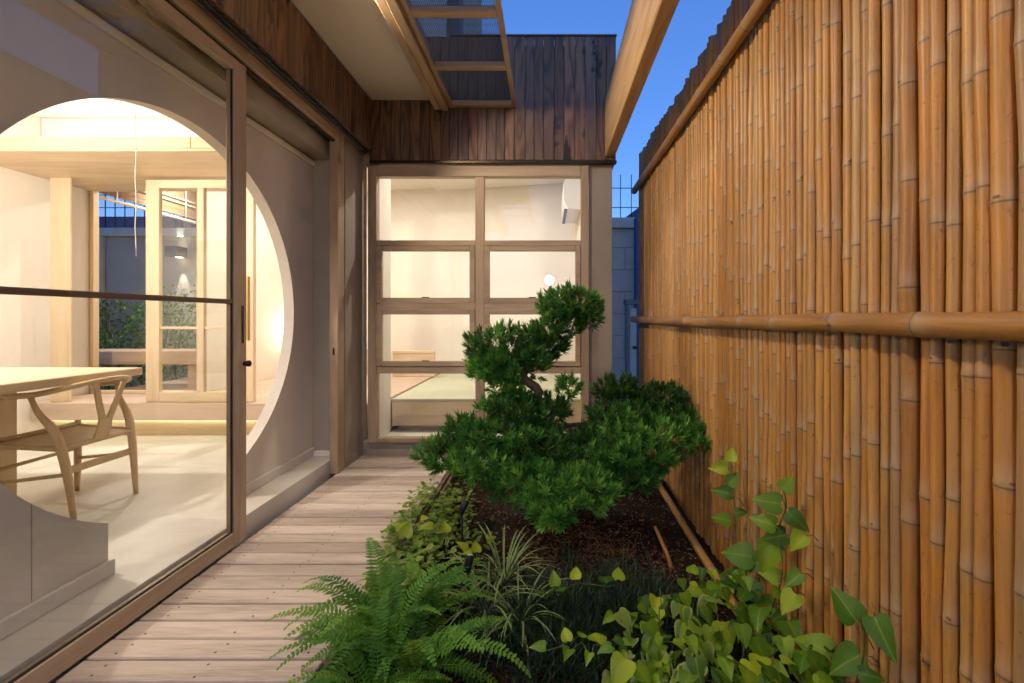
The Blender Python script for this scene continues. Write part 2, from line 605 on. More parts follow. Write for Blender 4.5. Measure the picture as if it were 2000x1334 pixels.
# ------------------------------------------------------------------ deck
DX0, DX1 = -1.56, -.752
deck = box('deck', (DX0 + .02, DX1 - .02), (-.5, 3.78), (-.12, -.034), M['edging'])
tag(deck, 'weathered timber deck walkway beside the glass door', kind='structure')
pitch = .099
yy = 1.4367 - pitch * 19
k = 0
scv, scf = [], []
while yy < 3.76:
    y1 = min(yy + pitch - random.uniform(.0055, .0085), 3.79)
    dz = random.uniform(-.0015, .0015)
    p = box('plank', (DX0, DX1 + random.uniform(-.004, .004)), (yy, y1), (-.028 + dz, dz), M['deck'], deck, .004)
    p.rotation_euler.z = random.uniform(-.001, .001)
    for sx in (DX0 + .09, (DX0 + DX1) / 2 + .02, DX1 - .06):
        for sy in (.25, .75):
            if random.random() < .06: continue
            c = Vector((sx + random.uniform(-.012, .012), yy + (y1 - yy) * sy + random.uniform(-.006, .006), dz + .0008))
            b0 = len(scv)
            for q in range(8):
                a = q * math.pi / 4
                scv.append(c + Vector((.0042 * math.cos(a), .0042 * math.sin(a), 0)))
            scf.append(tuple(range(b0, b0 + 8)))
    yy += pitch
s_ = mobj('screw_heads', mesh('screw_heads', scv, scf), M['screwm'], deck)
s_['kind'] = 'stuff'
ed = empty('deck_edging', (DX1 + .03, 1.6, -.1), 'dark wet double edging board along the planting side of the deck', 'edging')
box('board', (DX1 + .004, DX1 + .026), (-.5, 3.78), (-.14, -.006), M['edging'], ed, .003)
box('board', (DX1 + .030, DX1 + .052), (-.5, 3.78), (-.15, -.02), M['edging'], ed, .003)

# ------------------------------------------------------------------ house shell: floors, walls, ceilings
def struct(name, x, y, z, mat, label, b=.002):
    o = box(name, x, y, z, mat, None, b)
    return tag(o, label, kind='structure')


FL = .10
struct('interior_floor', (-4.6, -1.602), (-2.0, 4.30), (-.30, FL), M['floor'], 'pale polished cement floor of the lit room')
struct('wall_left', (-4.62, -4.44), (-2.0, 4.50), (FL + .002, 3.0), M['room'], 'cream side wall of the lit room')
struct('wall_behind', (-4.43, -1.88), (-2.12, -2.0), (FL + .002, 3.0), M['room'], 'cream rear wall of the lit room')
struct('ceiling', (-4.62, -1.5), (-2.12, 6.5), (2.90, 2.99), M['white'], 'white ceiling of the lit room')
struct('lintel', (-1.88, -1.645), (-2.0, 3.468), (2.352, 2.895), M['wall'], 'beige lintel box above the sliding door')
struct('wall_corner', (-1.88, -1.545), (3.472, 3.885), (-.2, 2.895), M['greywall'], 'taupe wall strip between the sliding door and the grid window')
struct('wall_pier', (.345, .537), (3.80, 4.05), (-.3, 2.425), M['greywall'], 'taupe corner pier right of the grid window')
struct('wall_sill', (-1.543, .343), (3.80, 3.98), (-.3, .112), M['greywall'], 'low taupe plinth under the grid window')
struct('wall_header', (-1.543, .56), (3.80, 4.0), (2.428, 3.42), M['greywall'], 'wall above the grid window behind the cedar boards')
struct('wall_right', (.345, .537), (4.052, 6.55), (-.3, 2.98), M['room'], 'side wall of the back room')
struct('back_room_roof', (-1.498, .56), (4.002, 6.6), (2.86, 3.42), M['white'], 'white ceiling slab over the back room')
struct('wall_stub', (-1.54, -1.446), (3.89, 4.19), (FL, 2.85), M['room'], 'short cream return wall inside the grid window')
struct('platform_floor', (-4.43, -1.452), (3.90, 6.5), (.265, .413), M['floorwood'], 'raised pinkish oak platform floor behind the moon gate')
struct('platform_base', (-4.43, -1.454), (4.06, 6.5), (FL + .001, .263), M['pine_x'], 'recessed pine base under the raised platform')
struct('back_room_floor', (-1.448, .343), (3.985, 4.5), (-.3, FL), M['floor'], 'cement floor just inside the grid window')
tat = empty('tatami_platform', (-.5, 4.9, FL), 'raised tatami platform with pale wood front inside the grid window', 'platform')
box('front_board', (-1.44, .34), (4.20, 4.235), (.15, .372), M['pine_x'], tat)
box('mat', (-1.44, .34), (4.20, 6.2), (.374, .398), M['tatami'], tat)
box('base', (-1.40, .34), (4.30, 6.2), (FL, .372), M['pine_x'], tat)
# angled rear wall
prism('wall_rear', [(-3.4, 6.56), (.345, 5.77), (.345, 5.90), (-3.4, 6.70)], 2, .30, 2.95, M['room'])
tag(bpy.data.objects['wall_rear'], 'cream rear wall of the back room', kind='structure')
struct('wall_over_opening', (-4.43, -3.445), (4.44, 4.52), (2.402, 2.898), M['room'], 'wall above the garden opening')
struct('wall_partition', (-3.44, -3.36), (4.45, 6.55), (.414, 2.898), M['room'], 'cream side wall of the platform room')
# upper tower and roof volumes seen above
tw = empty('tower_block', (-2.1, 5.5, 3.0), 'grey rendered upper storey rising behind the cedar fascia', 'building')
box('wall', (-3.6, -1.16), (5.2, 8.0), (3.0, 7.0), M['tower'], tw)
box('corner_post', (-1.16, -1.02), (5.25, 5.5), (3.0, 7.0), M['pipe'], tw)

# moon gate wall: round opening with a narrow doorway cut through its foot
GY, GZ, GR = 2.255, 1.178, .955
half = .40
a0 = math.asin(half / GR)
poly = [(-2.0, FL + .001), (GY - half, FL + .001)]
nseg = 96
for i in range(nseg + 1):
    a = -math.pi / 2 - a0 - (2 * math.pi - 2 * a0) * i / nseg
    poly.append((GY + GR * math.cos(a), GZ + GR * math.sin(a)))
poly += [(GY + half, FL + .001), (3.471, FL + .001), (3.471, 2.351), (-2.0, 2.351)]
gate = prism('wall_moon_gate', poly, 0, -1.862, -1.792, M['gate'])
tag(gate, 'grey painted partition wall with a round moon gate opening', kind='structure')
box('skirting', (-1.7915, -1.775), (-2.0, GY - half + .015), (FL + .001, FL + .062), M['gate'], gate)
box('skirting', (-1.7915, -1.775), (GY + half - .015, 3.468), (FL + .001, FL + .062), M['gate'], gate)
box('cornice', (-1.7915, -1.772), (-2.0, 3.468), (2.30, 2.334), M['white'], gate)
box('seam', (-1.7925, -1.7908), (1.578, 1.581), (FL + .063, .50), M['wall'], gate, 0)
box('end_block', (-1.770, -1.615), (3.43, 3.471), (FL + .001, FL + .038), M['white'], gate)
# jamb that closes the niche
struct('wall_jamb', (-1.79, -1.604), (3.4715, 3.60), (FL, 2.351), M['wall'], 'beige niche wall at the far end of the door sill')

# ------------------------------------------------------------------ outside trim of the door
fr = empty('door_frame', (-1.56, 3.38, 0), 'pale wood door frame with far post and head above the sliding door', 'door frame')
box('post', (-1.60, -1.538), (3.335, 3.44), (.002, 2.522), M['frame'], fr)
box('head', (-1.60, -1.538), (-1.9, 3.333), (2.452, 2.522), M['frame_y'], fr)
box('track', (-1.585, -1.56), (-1.9, 3.333), (2.438, 2.4505), M['bronze'], fr, .001)
box('strike_plate', (-1.575, -1.563), (3.3325, 3.336), (.875, .925), M['bronze'], fr, .001)
dr = tag(box('drip_strip', (-1.50, -1.468), (-1.9, 3.72), (2.500, 2.517), M['black'], None), 'black metal drip strip under the left cedar fascia', 'metal strip')

# sliding glass leaf
DY1 = 2.342
door = empty('sliding_door', (-1.57, 1.2, .012), 'large sliding glass door in pale wood frame standing open before the moon gate', 'door')
dz0, dz1 = .014, 2.436
xd = (-1.592, -1.550)
box('stile', xd, (DY1 - .092, DY1), (dz0, dz1), M['frame'], door)
box('stile', xd, (.0, .09), (dz0, dz1), M['frame'], door)
box('bottom_rail', xd, (.091, DY1 - .093), (dz0, dz0 + .072), M['frame_y'], door)
box('top_rail', xd, (.091, DY1 - .093), (2.376, dz1), M['frame_y'], door)
box('glazing_bar', (-1.586, -1.556), (.091, DY1 - .093), (1.217, 1.239), M['bar'], door)
gl = box('glass_pane', (-1.574, -1.568), (.0915, DY1 - .0935), (dz0 + .0725, 1.2165), M['glass'], door, 0)
box('glass_pane', (-1.574, -1.568), (.0915, DY1 - .0935), (1.2395, 2.3755), M['glass'], door, 0)
box('gasket', (-1.566, -1.5575), (DY1 - .099, DY1 - .0932), (dz0 + .0725, 2.3755), M['black'], door, .001)
box('gasket', (-1.566, -1.5575), (.092, DY1 - .1), (dz0 + .0722, dz0 + .079), M['black'], door, .001)
box('finger_pull', (-1.5505, -1.5485), (DY1 - .040, DY1 - .022), (1.02, 1.21), M['bronze'], door, .001)
kn = tube('lock_knob', [(-1.550, DY1 - .018, .915), (-1.540, DY1 - .018, .915), (-1.534, DY1 - .018, .915), (-1.522, DY1 - .018, .915), (-1.518, DY1 - .018, .915)], [.012, .012, .016, .016, .011], M['bronze'], door, 16)
# second leaf parked behind, seen beside the first one as its jamb edge
# ------------------------------------------------------------------ cedar cladding
def cladding(name, label, plane, a0, a1, z0, z1, top=None):
    cl = empty(name, (0, 0, 0), label, kind='structure')
    a = a0
    while a < a1 - .01:
        w = min(random.choice((.072, .078, .084, .09)), a1 - a)
        t = random.uniform(-.002, .002)
        zt = z1
        if plane[0] == 'x':
            box('board', (plane[1] - .02, plane[1] + t), (a, a + w - .003), (z0, zt), M['fascia'], cl, .003)
        else:
            box('board', (a, a + w - .003), (plane[1] + t, plane[1] + .02), (z0, zt), M['fascia'], cl, .003)
        a += w
    return cl


cladding('cedar_cladding_left', 'brown brushed cedar boards above the sliding door', ('x', -1.447), -1.9, 3.735, 2.52, 2.932)
cladding('cedar_cladding_back', 'dark knotty cedar boards above the grid window', ('y', 3.742), -1.468, .562, 2.444, 3.462)
tag(box('roof_flashing', (-.80, .566), (3.730, 3.80), (3.4635, 3.474), M['pipe'], None), 'thin grey metal flashing along the top of the back cedar fascia', 'flashing')
struct('wall_over_door', (-1.56, -1.47), (-1.9, 3.735), (2.525, 3.0), M['greywall'], 'wall behind the left cedar boards')
tag(box('drip_strip', (-1.468, .566), (3.735, 3.775), (2.416, 2.441), M['bronze'], None), 'dark drip edge under the back cedar fascia above the grid window', 'metal strip')
struct('soffit', (-1.446, -.87), (-1.9, 3.738), (2.934, 3.02), M['soffit'], 'off white plaster soffit over the deck')

# ------------------------------------------------------------------ overhead timber
tr = empty('soffit_trim', (-.87, 1.5, 2.85), 'pair of pale timber boards edging the white soffit', 'trim')
box('board', (-.925, -.872), (-1.9, 3.722), (2.846, 2.932), M['frame_y'], tr)
box('board', (-.867, -.812), (-1.9, 3.730), (2.838, 3.02), M['frame_y'], tr)
bm_ = box('timber_beam', (.470, .550), (-1.9, 3.739), (2.468, 2.922), M['beam'], None, .006)
tag(bm_, 'deep honey coloured timber beam running overhead to the cedar fascia', 'beam')

sc_ = empty('mesh_canopy', (-.53, 2.0, 2.87), 'pale wood frame canopy panel filled with fine metal mesh', 'canopy')
box('side_rail', (-.808, -.775), (-1.0, 3.735), (2.868, 2.905), M['frame_y'], sc_)
box('side_rail', (-.290, -.258), (-1.0, 3.735), (2.868, 2.905), M['frame_y'], sc_)
for q in range(8):
    y = 3.700 - .556 * q
    box('rung', (-.774, -.291), (y - .028, y + .028), (2.868, 2.905), M['frame_x'], sc_)
wv, wf = [], []
def wire(a, b_, r=.0017):
    v, f = tube_geo([a, b_], r, 3, False)
    o = len(wv); wv.extend(v); wf.extend([tuple(i + o for i in q) for q in f])
y = .5
while y < 3.72:
    wire((-.79, y, 2.910), (-.275, y, 2.910)); y += .011
x = -.785
while x < -.278:
    wire((x, .5, 2.9115), (x, 3.72, 2.9115)); x += .011
w_ = mobj('wire_mesh', mesh('wire_mesh', wv, wf), M['wire'], sc_)
w_['kind'] = 'stuff'

# ------------------------------------------------------------------ grid window in the back wall
s = 3.79 / F
def X_(px): return (px - 1070) * s
def Z_(py): return EYE - (py - 620) * s
win = empty('grid_window', (-.57, 3.8, .112), 'two by four pale wood grid window in the back wall', 'window')
yf = (3.765, 3.84)
x0, x1, xa, xb = X_(721), X_(1149), X_(929), X_(946)
z0, z1 = .114, Z_(326)
box('frame_stile', (x0, X_(737)), yf, (z0, z1), M['frame'], win)
box('frame_stile', (X_(1134), x1), yf, (z0, z1), M['frame'], win)
box('frame_head', (X_(737) + .0005, X_(1134) - .0005), yf, (Z_(346), z1), M['frame_x'], win)
box('frame_sill', (X_(737) + .0005, X_(1134) - .0005), yf, (z0, Z_(855)), M['frame_x'], win)
box('mullion', (xa, xb), (3.768, 3.84), (Z_(855) + .0005, Z_(346) - .0005), M['frame'], win)
rows = [(346, 470, False), (481, 592, True), (604, 715, True), (729, 855, False)]
for (pa, pb) in ((470, 481), (592, 604), (715, 729)):
    for (ca, cb) in ((X_(737), xa), (xb, X_(1134))):
        box('transom', (ca + .0006, cb - .0006), (3.769, 3.838), (Z_(pb), Z_(pa)), M['frame_x'], win)
for (pa, pb, sash) in rows:
    for (ca, cb) in ((X_(737), xa), (xb, X_(1134))):
        za, zb = Z_(pb), Z_(pa)
        if not sash:
            box('glass_pane', (ca + .001, cb - .001), (3.80, 3.806), (za + .001, zb - .001), M['glass'], win, 0)
        else:
            e = .002; t = .046
            ys_ = (3.757, 3.80)
            cx0, cy0, cz0 = (ca + cb) / 2, sum(ys_) / 2, (za + zb) / 2
            SV, SF = [], []
            for bx_, bz_ in (((ca + e, ca + t), (za + e, zb - e)), ((cb - t, cb - e), (za + e, zb - e)),
                             ((ca + t + .0005, cb - t - .0005), (za + e, za + .044)), ((ca + t + .0005, cb - t - .0005), (zb - .044, zb - e))):
                v, f = chamfer((bx_[1] - bx_[0]) / 2, (ys_[1] - ys_[0]) / 2, (bz_[1] - bz_[0]) / 2, .003)
                o0 = len(SV)
                SV += [(q[0] + sum(bx_) / 2 - cx0, q[1], q[2] + sum(bz_) / 2 - cz0) for q in v]
                SF += [tuple(k + o0 for k in q) for q in f]
            ro = mobj('sash', mesh('sash', SV, SF), M['frame_x'], win, (cx0, cy0, cz0))
            box('glass_pane', (ca + t + .001, cb - t - .001), (3.778, 3.784), (za + .0445, zb - .0445), M['glass'], ro, 0)
            if pa < 700 and ca < -.5 or pa > 600:
                box('latch', ((ca + cb) / 2 - .03, (ca + cb) / 2 + .03), (3.7565, 3.7635), (za + .0435, za + .05), M['bronze'], ro, .001)

# ------------------------------------------------------------------ bamboo fence
def bamboo_mesh(name, L, r, seed, sides=12, taper=.0, bend=.0035):
    rd = random.Random(seed)
    z = 0
    rings = []          # (z, radius, joint, bloom)
    nodes = []
    z = rd.uniform(.05, .3)
    while z < L:
        nodes.append(z); z += rd.uniform(.22, .42)
    zs = [(0, 1, 0, 0)]
    for nz_ in nodes:
        zs += [(nz_ - .05, .985, 0, 0), (nz_ - .012, 1.0, .05, .2), (nz_ - .0035, 1.045, .35, .5), (nz_, 1.01, 1.0, 0), (nz_ + .0035, 1.06, .30, .9), (nz_ + .014, 1.0, .05, .8), (nz_ + .06, .975, 0, .2)]
    zs.append((L, 1, 0, 0))
    zs = [q for q in zs if 0 <= q[0] <= L]
    ph, ph2 = rd.uniform(0, 6), rd.uniform(0, 6)
    kinks = [(n, rd.uniform(-.0025, .0025), rd.uniform(-.0035, .0035)) for n in nodes]
    V, Fc, J, B = [], [], [], []
    for (zz, rr, j, bl) in zs:
        dx = bend * math.sin(zz * 1.3 + ph); dy = bend * math.sin(zz * 1.7 + ph2)
        for (n_, kx, ky) in kinks:
            w_ = max(0, 1 - abs(zz - n_) / .2)
            dx += kx * w_; dy += ky * w_
        rad = r * rr * (1 - taper * zz / L)
        for k in range(sides):
            a = 2 * math.pi * k / sides
            V.append((dx + rad * math.cos(a), dy + rad * math.sin(a), zz)); J.append(j); B.append(bl)
    n = sides
    for i in range(len(zs) - 1):
        for k in range(n):
            k2 = (k + 1) % n
            Fc.append((i * n + k, i * n + k2, (i + 1) * n + k2, (i + 1) * n + k))
    Fc.append(tuple((len(zs) - 1) * n + k for k in range(n)))
    # branch scars: small dark oval buds just above some joints
    for n_ in nodes:
        if rd.random() < .4:
            a = rd.uniform(math.pi * .55, math.pi * 1.45)
            dx = bend * math.sin(n_ * 1.3 + ph); dy = bend * math.sin(n_ * 1.7 + ph2)
            c = Vector((dx + r * .98 * math.cos(a), dy + r * .98 * math.sin(a), n_ + .010))
            nr = Vector((math.cos(a), math.sin(a), 0)); tg = Vector((-math.sin(a), math.cos(a), 0))
            b0 = len(V)
            for q in range(6):
                t = q * math.pi / 3
                V.append(c + tg * .007 * math.cos(t) + Vector((0, 0, 1)) * .005 * math.sin(t)); J.append(.7); B.append(0)
            V.append(c + nr * .005 + Vector((0, 0, .002))); J.append(1.); B.append(0)
            for q in range(6):
                Fc.append((b0 + q, b0 + (q + 1) % 6, b0 + 6))
    me = mesh(name, V, Fc, True, {'joint': J, 'bloom': B})
    return me


fence = empty('bamboo_fence', (.88, 2.0, -.1), 'tall fence of upright golden bamboo poles with horizontal rails', 'fence')
box('backing', (.912, .93), (-.6, 4.34), (-.2, 2.52), M['edging'], fence)
variants = []
for q in range(16):
    variants.append((bamboo_mesh('pole', 2.86, .0168 + .0008 * (q % 6), 100 + q), .0168 + .0008 * (q % 6)))
y = 4.345
i = 0
while y > -.55:
    me, r0 = variants[random.randrange(16)]
    f = random.uniform(.72, 1.12)
    if random.random() < .12: f *= 1.14
    r = r0 * f
    gap = random.uniform(-.001, .002)
    if random.random() < .08: gap += .002
    y -= r
    o = bpy.data.objects.new('pole', me)
    if not me.materials: me.materials.append(M['bamboo'])
    zt = 2.64 + random.uniform(-.015, .022) + .05 * max(0, (y - 3) / 1.3)
    link(o, fence, (.867 + random.uniform(-.005, .005) + r, y, zt - 2.86))
    o.scale = (f, f, 1)
    o.rotation_euler = (random.uniform(-.0018, .0018), random.uniform(-.001, .001), random.uniform(-.5, .5))
    y -= r + gap
    i += 1
print('poles', i)
rail_mid = mobj('rail', bamboo_mesh('mid_rail', 4.98, .0315, 901, 18, .16, .004), M['bamboo_old'], fence, (.832, 4.43, 1.130))
rail_mid.rotation_euler = (R(90), 0, 0)
rail_top = mobj('rail', bamboo_mesh('top_rail', 4.98, .030, 902, 18, .1, .004), M['bamboo_old'], fence, (.834, 4.42, 2.372))
rail_top.rotation_euler = (R(90), 0, 0)
rail_low = mobj('bamboo_edging_pole', bamboo_mesh('edging_pole', 2.2, .022, 903, 14, .1, .008), M['bamboo_old'], None, (.790, 3.35, -.035))
rail_low.rotation_euler = (R(90.0), 0, R(-1))
tag(rail_low, 'bamboo pole lying on the soil along the foot of the fence', 'bamboo pole')
st_ = tube('bamboo_stake', [(.60, 2.15, -.10), (.585, 2.22, -.01), (.555, 2.36, .065)], [.012, .011, .009], M['bamboo_old'], None, 8)
tag(st_, 'short leaning stake half buried in the soil near the fence foot', 'stake')

# ------------------------------------------------------------------ passage behind the pier
cw = empty('block_wall', (.9, 6.2, -.3), 'grey concrete block boundary wall at the end of the side passage', 'wall')
rowh = .30
zz = -.3; r_ = 0
while zz < 2.28:
    h_ = min(rowh, 2.36 - zz)
    xx = .45 - (.2 if r_ % 2 else 0)
    while xx < 1.8:
        box('block', (xx + .002, xx + .398), (6.2 + random.uniform(-.002, .002), 6.36), (zz + .002, zz + h_ - .002), M['concrete'], cw, .003)
        xx += .4
    zz += h_; r_ += 1
box('cap', (.40, 1.9), (6.14, 6.42), (2.361, 2.50), M['cap'], cw, .006)
sf = empty('spike_railing', (1.0, 6.28, 2.5), 'thin dark steel railing on top of the passage wall', 'railing')
for px in (1170, 1191, 1212, 1233, 1254, 1275):
    p = W(px, 420, 6.28)
    tube('picket', [(p.x, 6.28, 2.50), (p.x, 6.28, 3.12)], .006, M['steel'], sf, 6)
for py in (367, 405):
    p = W(1200, py, 6.28)
    tube('rail', [(.45, 6.29, p.z), (1.9, 6.29, p.z)], .006, M['steel'], sf, 6)
br = empty('blue_shed', (1.8, 7.5, -.3), 'blue sheet metal shed roof and wall behind the fence end', 'shed')
prism('roof', [(.98, 2.52), (1.62, 3.0), (2.8, 3.0), (2.8, 2.5)], 1, 6.9, 8.5, M['blue'], br)
box('wall', (1.06, 2.6), (7.0, 8.4), (-.3, 2.51), M['blue'], br)
bs = tag(box('blue_downpipe', (1.135, 1.25), (5.92, 6.02), (-.3, 2.46), M['blue'], None, .01), 'dark blue square downpipe beside the fence end', 'pipe')
ge = empty('pipe_enclosure', (.95, 5.3, -.3), 'grey metal pipe enclosure standing behind the fence end', 'enclosure')
box('post', (.905, .935), (5.28, 5.33), (-.3, 1.30), M['pipe'], ge)
box('head', (.90, 1.12), (5.28, 5.42), (1.302, 1.36), M['pipe'], ge)
box('panel', (.965, 1.04), (5.34, 5.37), (-.3, 1.26), M['cap'], ge)
tube('valve', [(.99, 5.30, .80), (1.04, 5.30, .80)], .018, M['black'], ge, 8)

# ------------------------------------------------------------------ inside the left room
bh = empty('wood_bulkhead', (-3.1, 3.6, 2.37), 'pale pine bulkhead with cove light above the platform edge', 'bulkhead')
box('soffit_panel', (-4.435, -1.90), (3.34, 3.98), (2.372, 2.392), M['pine_x'], bh)
box('fascia_board', (-4.435, -2.62), (3.335, 3.36), (2.393, 2.475), M['pine_x'], bh)
box('fascia_board', (-2.617, -1.90), (3.335, 3.36), (2.393, 2.475), M['pine_x'], bh)
box('soffit_panel', (-4.435, -1.90), (3.982, 4.43), (2.374, 2.40), M['pine_x'], bh)
box('upstand', (-4.435, -1.90), (3.983, 4.0), (2.402, 2.895), M['white'], bh)
M['cove'] = emit('cove_light', (1, .93, .84), 34)
box('light_strip', (-4.40, -1.92), (3.50, 3.56), (2.393, 2.405), M['cove'], bh, .001)
colm = tag(box('wood_column', (-4.345, -4.172), (3.97, 3.992), (.4135, 2.3715), M['pine'], None), 'flat pine column at the left edge of the platform', 'column')

# glass panel standing on the platform
gd = empty('inner_glass_door', (-3.0, 3.97, .414), 'pale pine glazed sliding panel standing on the platform', 'door')
s2 = 3.97 / F
def X2(px): return (px - 1070) * s2
def Z2(py): return EYE - (py - 620) * s2
yd = (3.955, 3.995)
za, zb = .415, Z2(352)
box('stile', (X2(287), X2(313)), yd, (za, zb), M['pine'], gd)
box('stile', (X2(470), X2(497)), yd, (za, zb), M['pine'], gd)
box('top_rail', (X2(313) + .0005, X2(470) - .0005), yd, (Z2(368), zb), M['pine_x'], gd)
box('bottom_rail', (X2(313) + .0005, X2(470) - .0005), yd, (za, Z2(765)), M['pine_x'], gd)
box('glazing_bar', (X2(387), X2(400)), yd, (Z2(765) + .0005, Z2(368) - .0005), M['pine'], gd)
for a_, b_ in ((X2(313), X2(387)), (X2(400), X2(470))):
    box('glazing_bar', (a_ + .0005, b_ - .0005), (3.965, 3.99), (Z2(643), Z2(638)), M['pine_x'], gd)
    box('glass_pane', (a_ + .001, b_ - .001), (3.974, 3.980), (Z2(638) + .001, Z2(368) - .001), M['glass'], gd, 0)
    box('glass_pane', (a_ + .001, b_ - .001), (3.974, 3.980), (Z2(765) + .001, Z2(643) - .001), M['glass'], gd, 0)
M['brass'] = plain('pale_brass', (.55, .40, .14), .3, .05, 8, .02, .7)
box('pull_handle', (X2(485), X2(489)), (3.935, 3.953), (Z2(663), Z2(540)), M['brass'], gd, .003)

# opening to the rear garden
fo = empty('garden_opening', (-3.9, 4.44, .414), 'thin pine frame of the opening to the rear garden', 'frame')
box('jamb', (-4.432, -4.395), (4.40, 4.46), (.4135, 2.3725), M['pine'], fo)
box('threshold', (-4.394, -3.445), (4.40, 4.46), (.4135, .44), M['pine_x'], fo)
bl = empty('bamboo_blind', (-4.5, 5.2, 2.36), 'brown slat blind with pale laths hanging along the rear garden eave', 'blind')
M['slat'] = wood('blind_slat', (.16, .085, .04), (.33, .19, .09), 0, 30, 4, .6, 0, .2)
for q in range(34):
    z = 2.80 - q * .0118
    tube('slat', [(-4.52 + .003 * math.sin(q * 2.1), 4.54, z), (-4.52 + .003 * math.sin(q), 5.95, z)], .0062, M['slat'], bl, 6)
for zl, xl in ((2.36, -4.505), (2.55, -4.50), (2.60, -4.50)):
    tube('lath', [(xl, 4.52, zl), (xl, 5.97, zl)], .016 if zl < 2.4 else .009, M['pine_y'], bl, 8)
for yl in (4.75, 5.2, 5.65):
    tube('cord', [(-4.495, yl, 2.80), (-4.492, yl, 2.6), (-4.495, yl, 2.36)], .005, M['cord'], bl, 5)

# rear garden
gw = empty('garden_wall', (-5.0, 6.4, -.3), 'pale rendered garden wall with recessed panel and blue coping', 'wall')
box('wall', (-9.0, -3.46), (6.40, 6.6), (-.3, 2.36), M['wall'], gw)
box('pilaster', (-6.42, -6.22), (6.33, 6.398), (-.3, 2.28), M['cap'], gw)
box('band', (-9.0, -3.46), (6.34, 6.398), (2.284, 2.40), M['cap'], gw)
bp = tag(box('blue_parapet', (-9, -3.46), (6.9, 7.05), (1.5, 2.68), M['blue'], None), 'dark blue parapet of the neighbour behind the garden wall', 'parapet')
rf = empty('wire_fence', (-5.5, 6.5, 2.4), 'thin steel security fence on top of the garden wall', 'railing')
for q in range(34):
    x = -8.0 + q * .14
    tube('picket', [(x, 6.5, 2.36), (x, 6.5, 2.98)], .007, M['steel'], rf, 5)
for z in (2.72, 2.90):
    tube('rail', [(-8.2, 6.51, z), (-3.4, 6.51, z)], .006, M['steel'], rf, 5)
ub = empty('garden_bench', (-4.6, 4.9, 0), 'weathered timber bench slab outside the garden opening', 'bench')
M['oldbench'] = wood('bench_wood', (.30, .19, .12), (.5, .36, .25), 0, 18, 6, .6, .03, .1)
box('slab', (-6.2, -3.5), (4.75, 5.1), (.655, .80), M['oldbench'], ub, .008)
box('leg', (-5.6, -5.45), (4.8, 5.05), (-.3, .654), M['oldbench'], ub)
box('leg', (-3.8, -3.65), (4.8, 5.05), (-.3, .654), M['oldbench'], ub)


def leaf_cloud(n, pos, size, seed, tintf=None, wid=.5):
    rd = random.Random(seed)
    V, Fc, T = [], [], []
    for _ in range(n):
        c = pos(rd)
        L = rd.uniform(*size)
        rot = Euler((rd.uniform(-1.2, 1.2), rd.uniform(-1.2, 1.2), rd.uniform(0, 6.28))).to_matrix()
        b0 = len(V); t = rd.random() if tintf is None else tintf(rd, c)
        for (u, v_, w_) in ((0, 0, 0), (.5, wid / 2, .08), (1, 0, -.05), (.5, -wid / 2, .08)):
            V.append(c + rot @ Vector((u * L, v_ * L, w_ * L))); T.append(t)
        Fc += [(b0, b0 + 1, b0 + 2), (b0, b0 + 2, b0 + 3)]
    return V, Fc, T


hd = empty('hedge_shrub', (-5.3, 5.8, -.3), 'leafy green hedge against the garden wall', 'hedge')
def hpos(rd):
    x = rd.uniform(-7.2, -3.5)
    top = 1.38 + .12 * math.sin(x * 5) + .08 * math.sin(x * 13)
    return Vector((x, rd.uniform(5.35, 6.2), rd.uniform(-.1, 1) ** 1 * top))
v, f, t = leaf_cloud(9000, hpos, (.035, .075), 5)
o = mobj('foliage', mesh('foliage', v, f, attr={'tint': t}), M['hedge'], hd); o['kind'] = 'stuff'
for q in range(14):
    x = -7 + q * .25
    tube('stem', [(x, 5.7, -.3), (x + random.uniform(-.1, .1), 5.6, .5), (x + random.uniform(-.2, .2), 5.6, 1.2)], [.015, .01, .004], M['bark'], hd, 5)
# up and down wall lamp
wl = empty('wall_lamp', (-4.95, 6.35, 2.1), 'grey box wall lamp shining up and down the garden wall', 'lamp')
p = W(347, 492, 6.3)
box('body', (p.x - .10, p.x + .06), (6.20, 6.395), (p.z - .07, p.z + .07), M['pipe'], wl)
M['lampface'] = emit('lamp_face', (1, .85, .65), 14)
box('lens', (p.x - .03, p.x + .03), (6.29, 6.36), (p.z + .0705, p.z + .074), M['lampface'], wl, .001)
box('lens', (p.x - .03, p.x + .03), (6.29, 6.36), (p.z - .074, p.z - .0705), M['lampface'], wl, .001)


def lamp(kind, name, loc, energy, color, parent=None, size=.05, aim=None, cone=None, blend=.5):
    d = bpy.data.lights.new(name, kind)
    d.energy = energy
    d.color = color
    if kind == 'AREA':
        d.shape = 'DISK'; d.size = size
    else:
        d.shadow_soft_size = size
    if cone: d.spot_size = R(cone); d.spot_blend = blend
    o = bpy.data.objects.new(name, d)
    link(o, parent, loc)
    if aim is not None:
        o.rotation_euler = (Vector(aim) - Vector(loc)).to_track_quat('-Z', 'Y').to_euler()
    return o


for sg in (1, -1):
    lamp('SPOT', 'lamp_bulb', (p.x, 6.33, p.z + sg * .085), 45, WARMW, wl, .01, (p.x, 6.39, p.z + sg * 1.2), 34, .6)


# table
tb = empty('dining_table', (-3.2, 2.0, FL), 'pale wood dining table with a solid slab leg seen through the moon gate', 'table')
box('tabletop', (-3.75, -2.50), (.9, 2.81), (.797, .842), M['pine_y'], tb, .004)
box('slab_leg', (-3.55, -3.03), (2.50, 2.60), (FL + .001, .7965), M['pine'], tb)
box('slab_leg', (-3.55, -3.03), (1.1, 1.2), (FL + .001, .7965), M['pine'], tb)

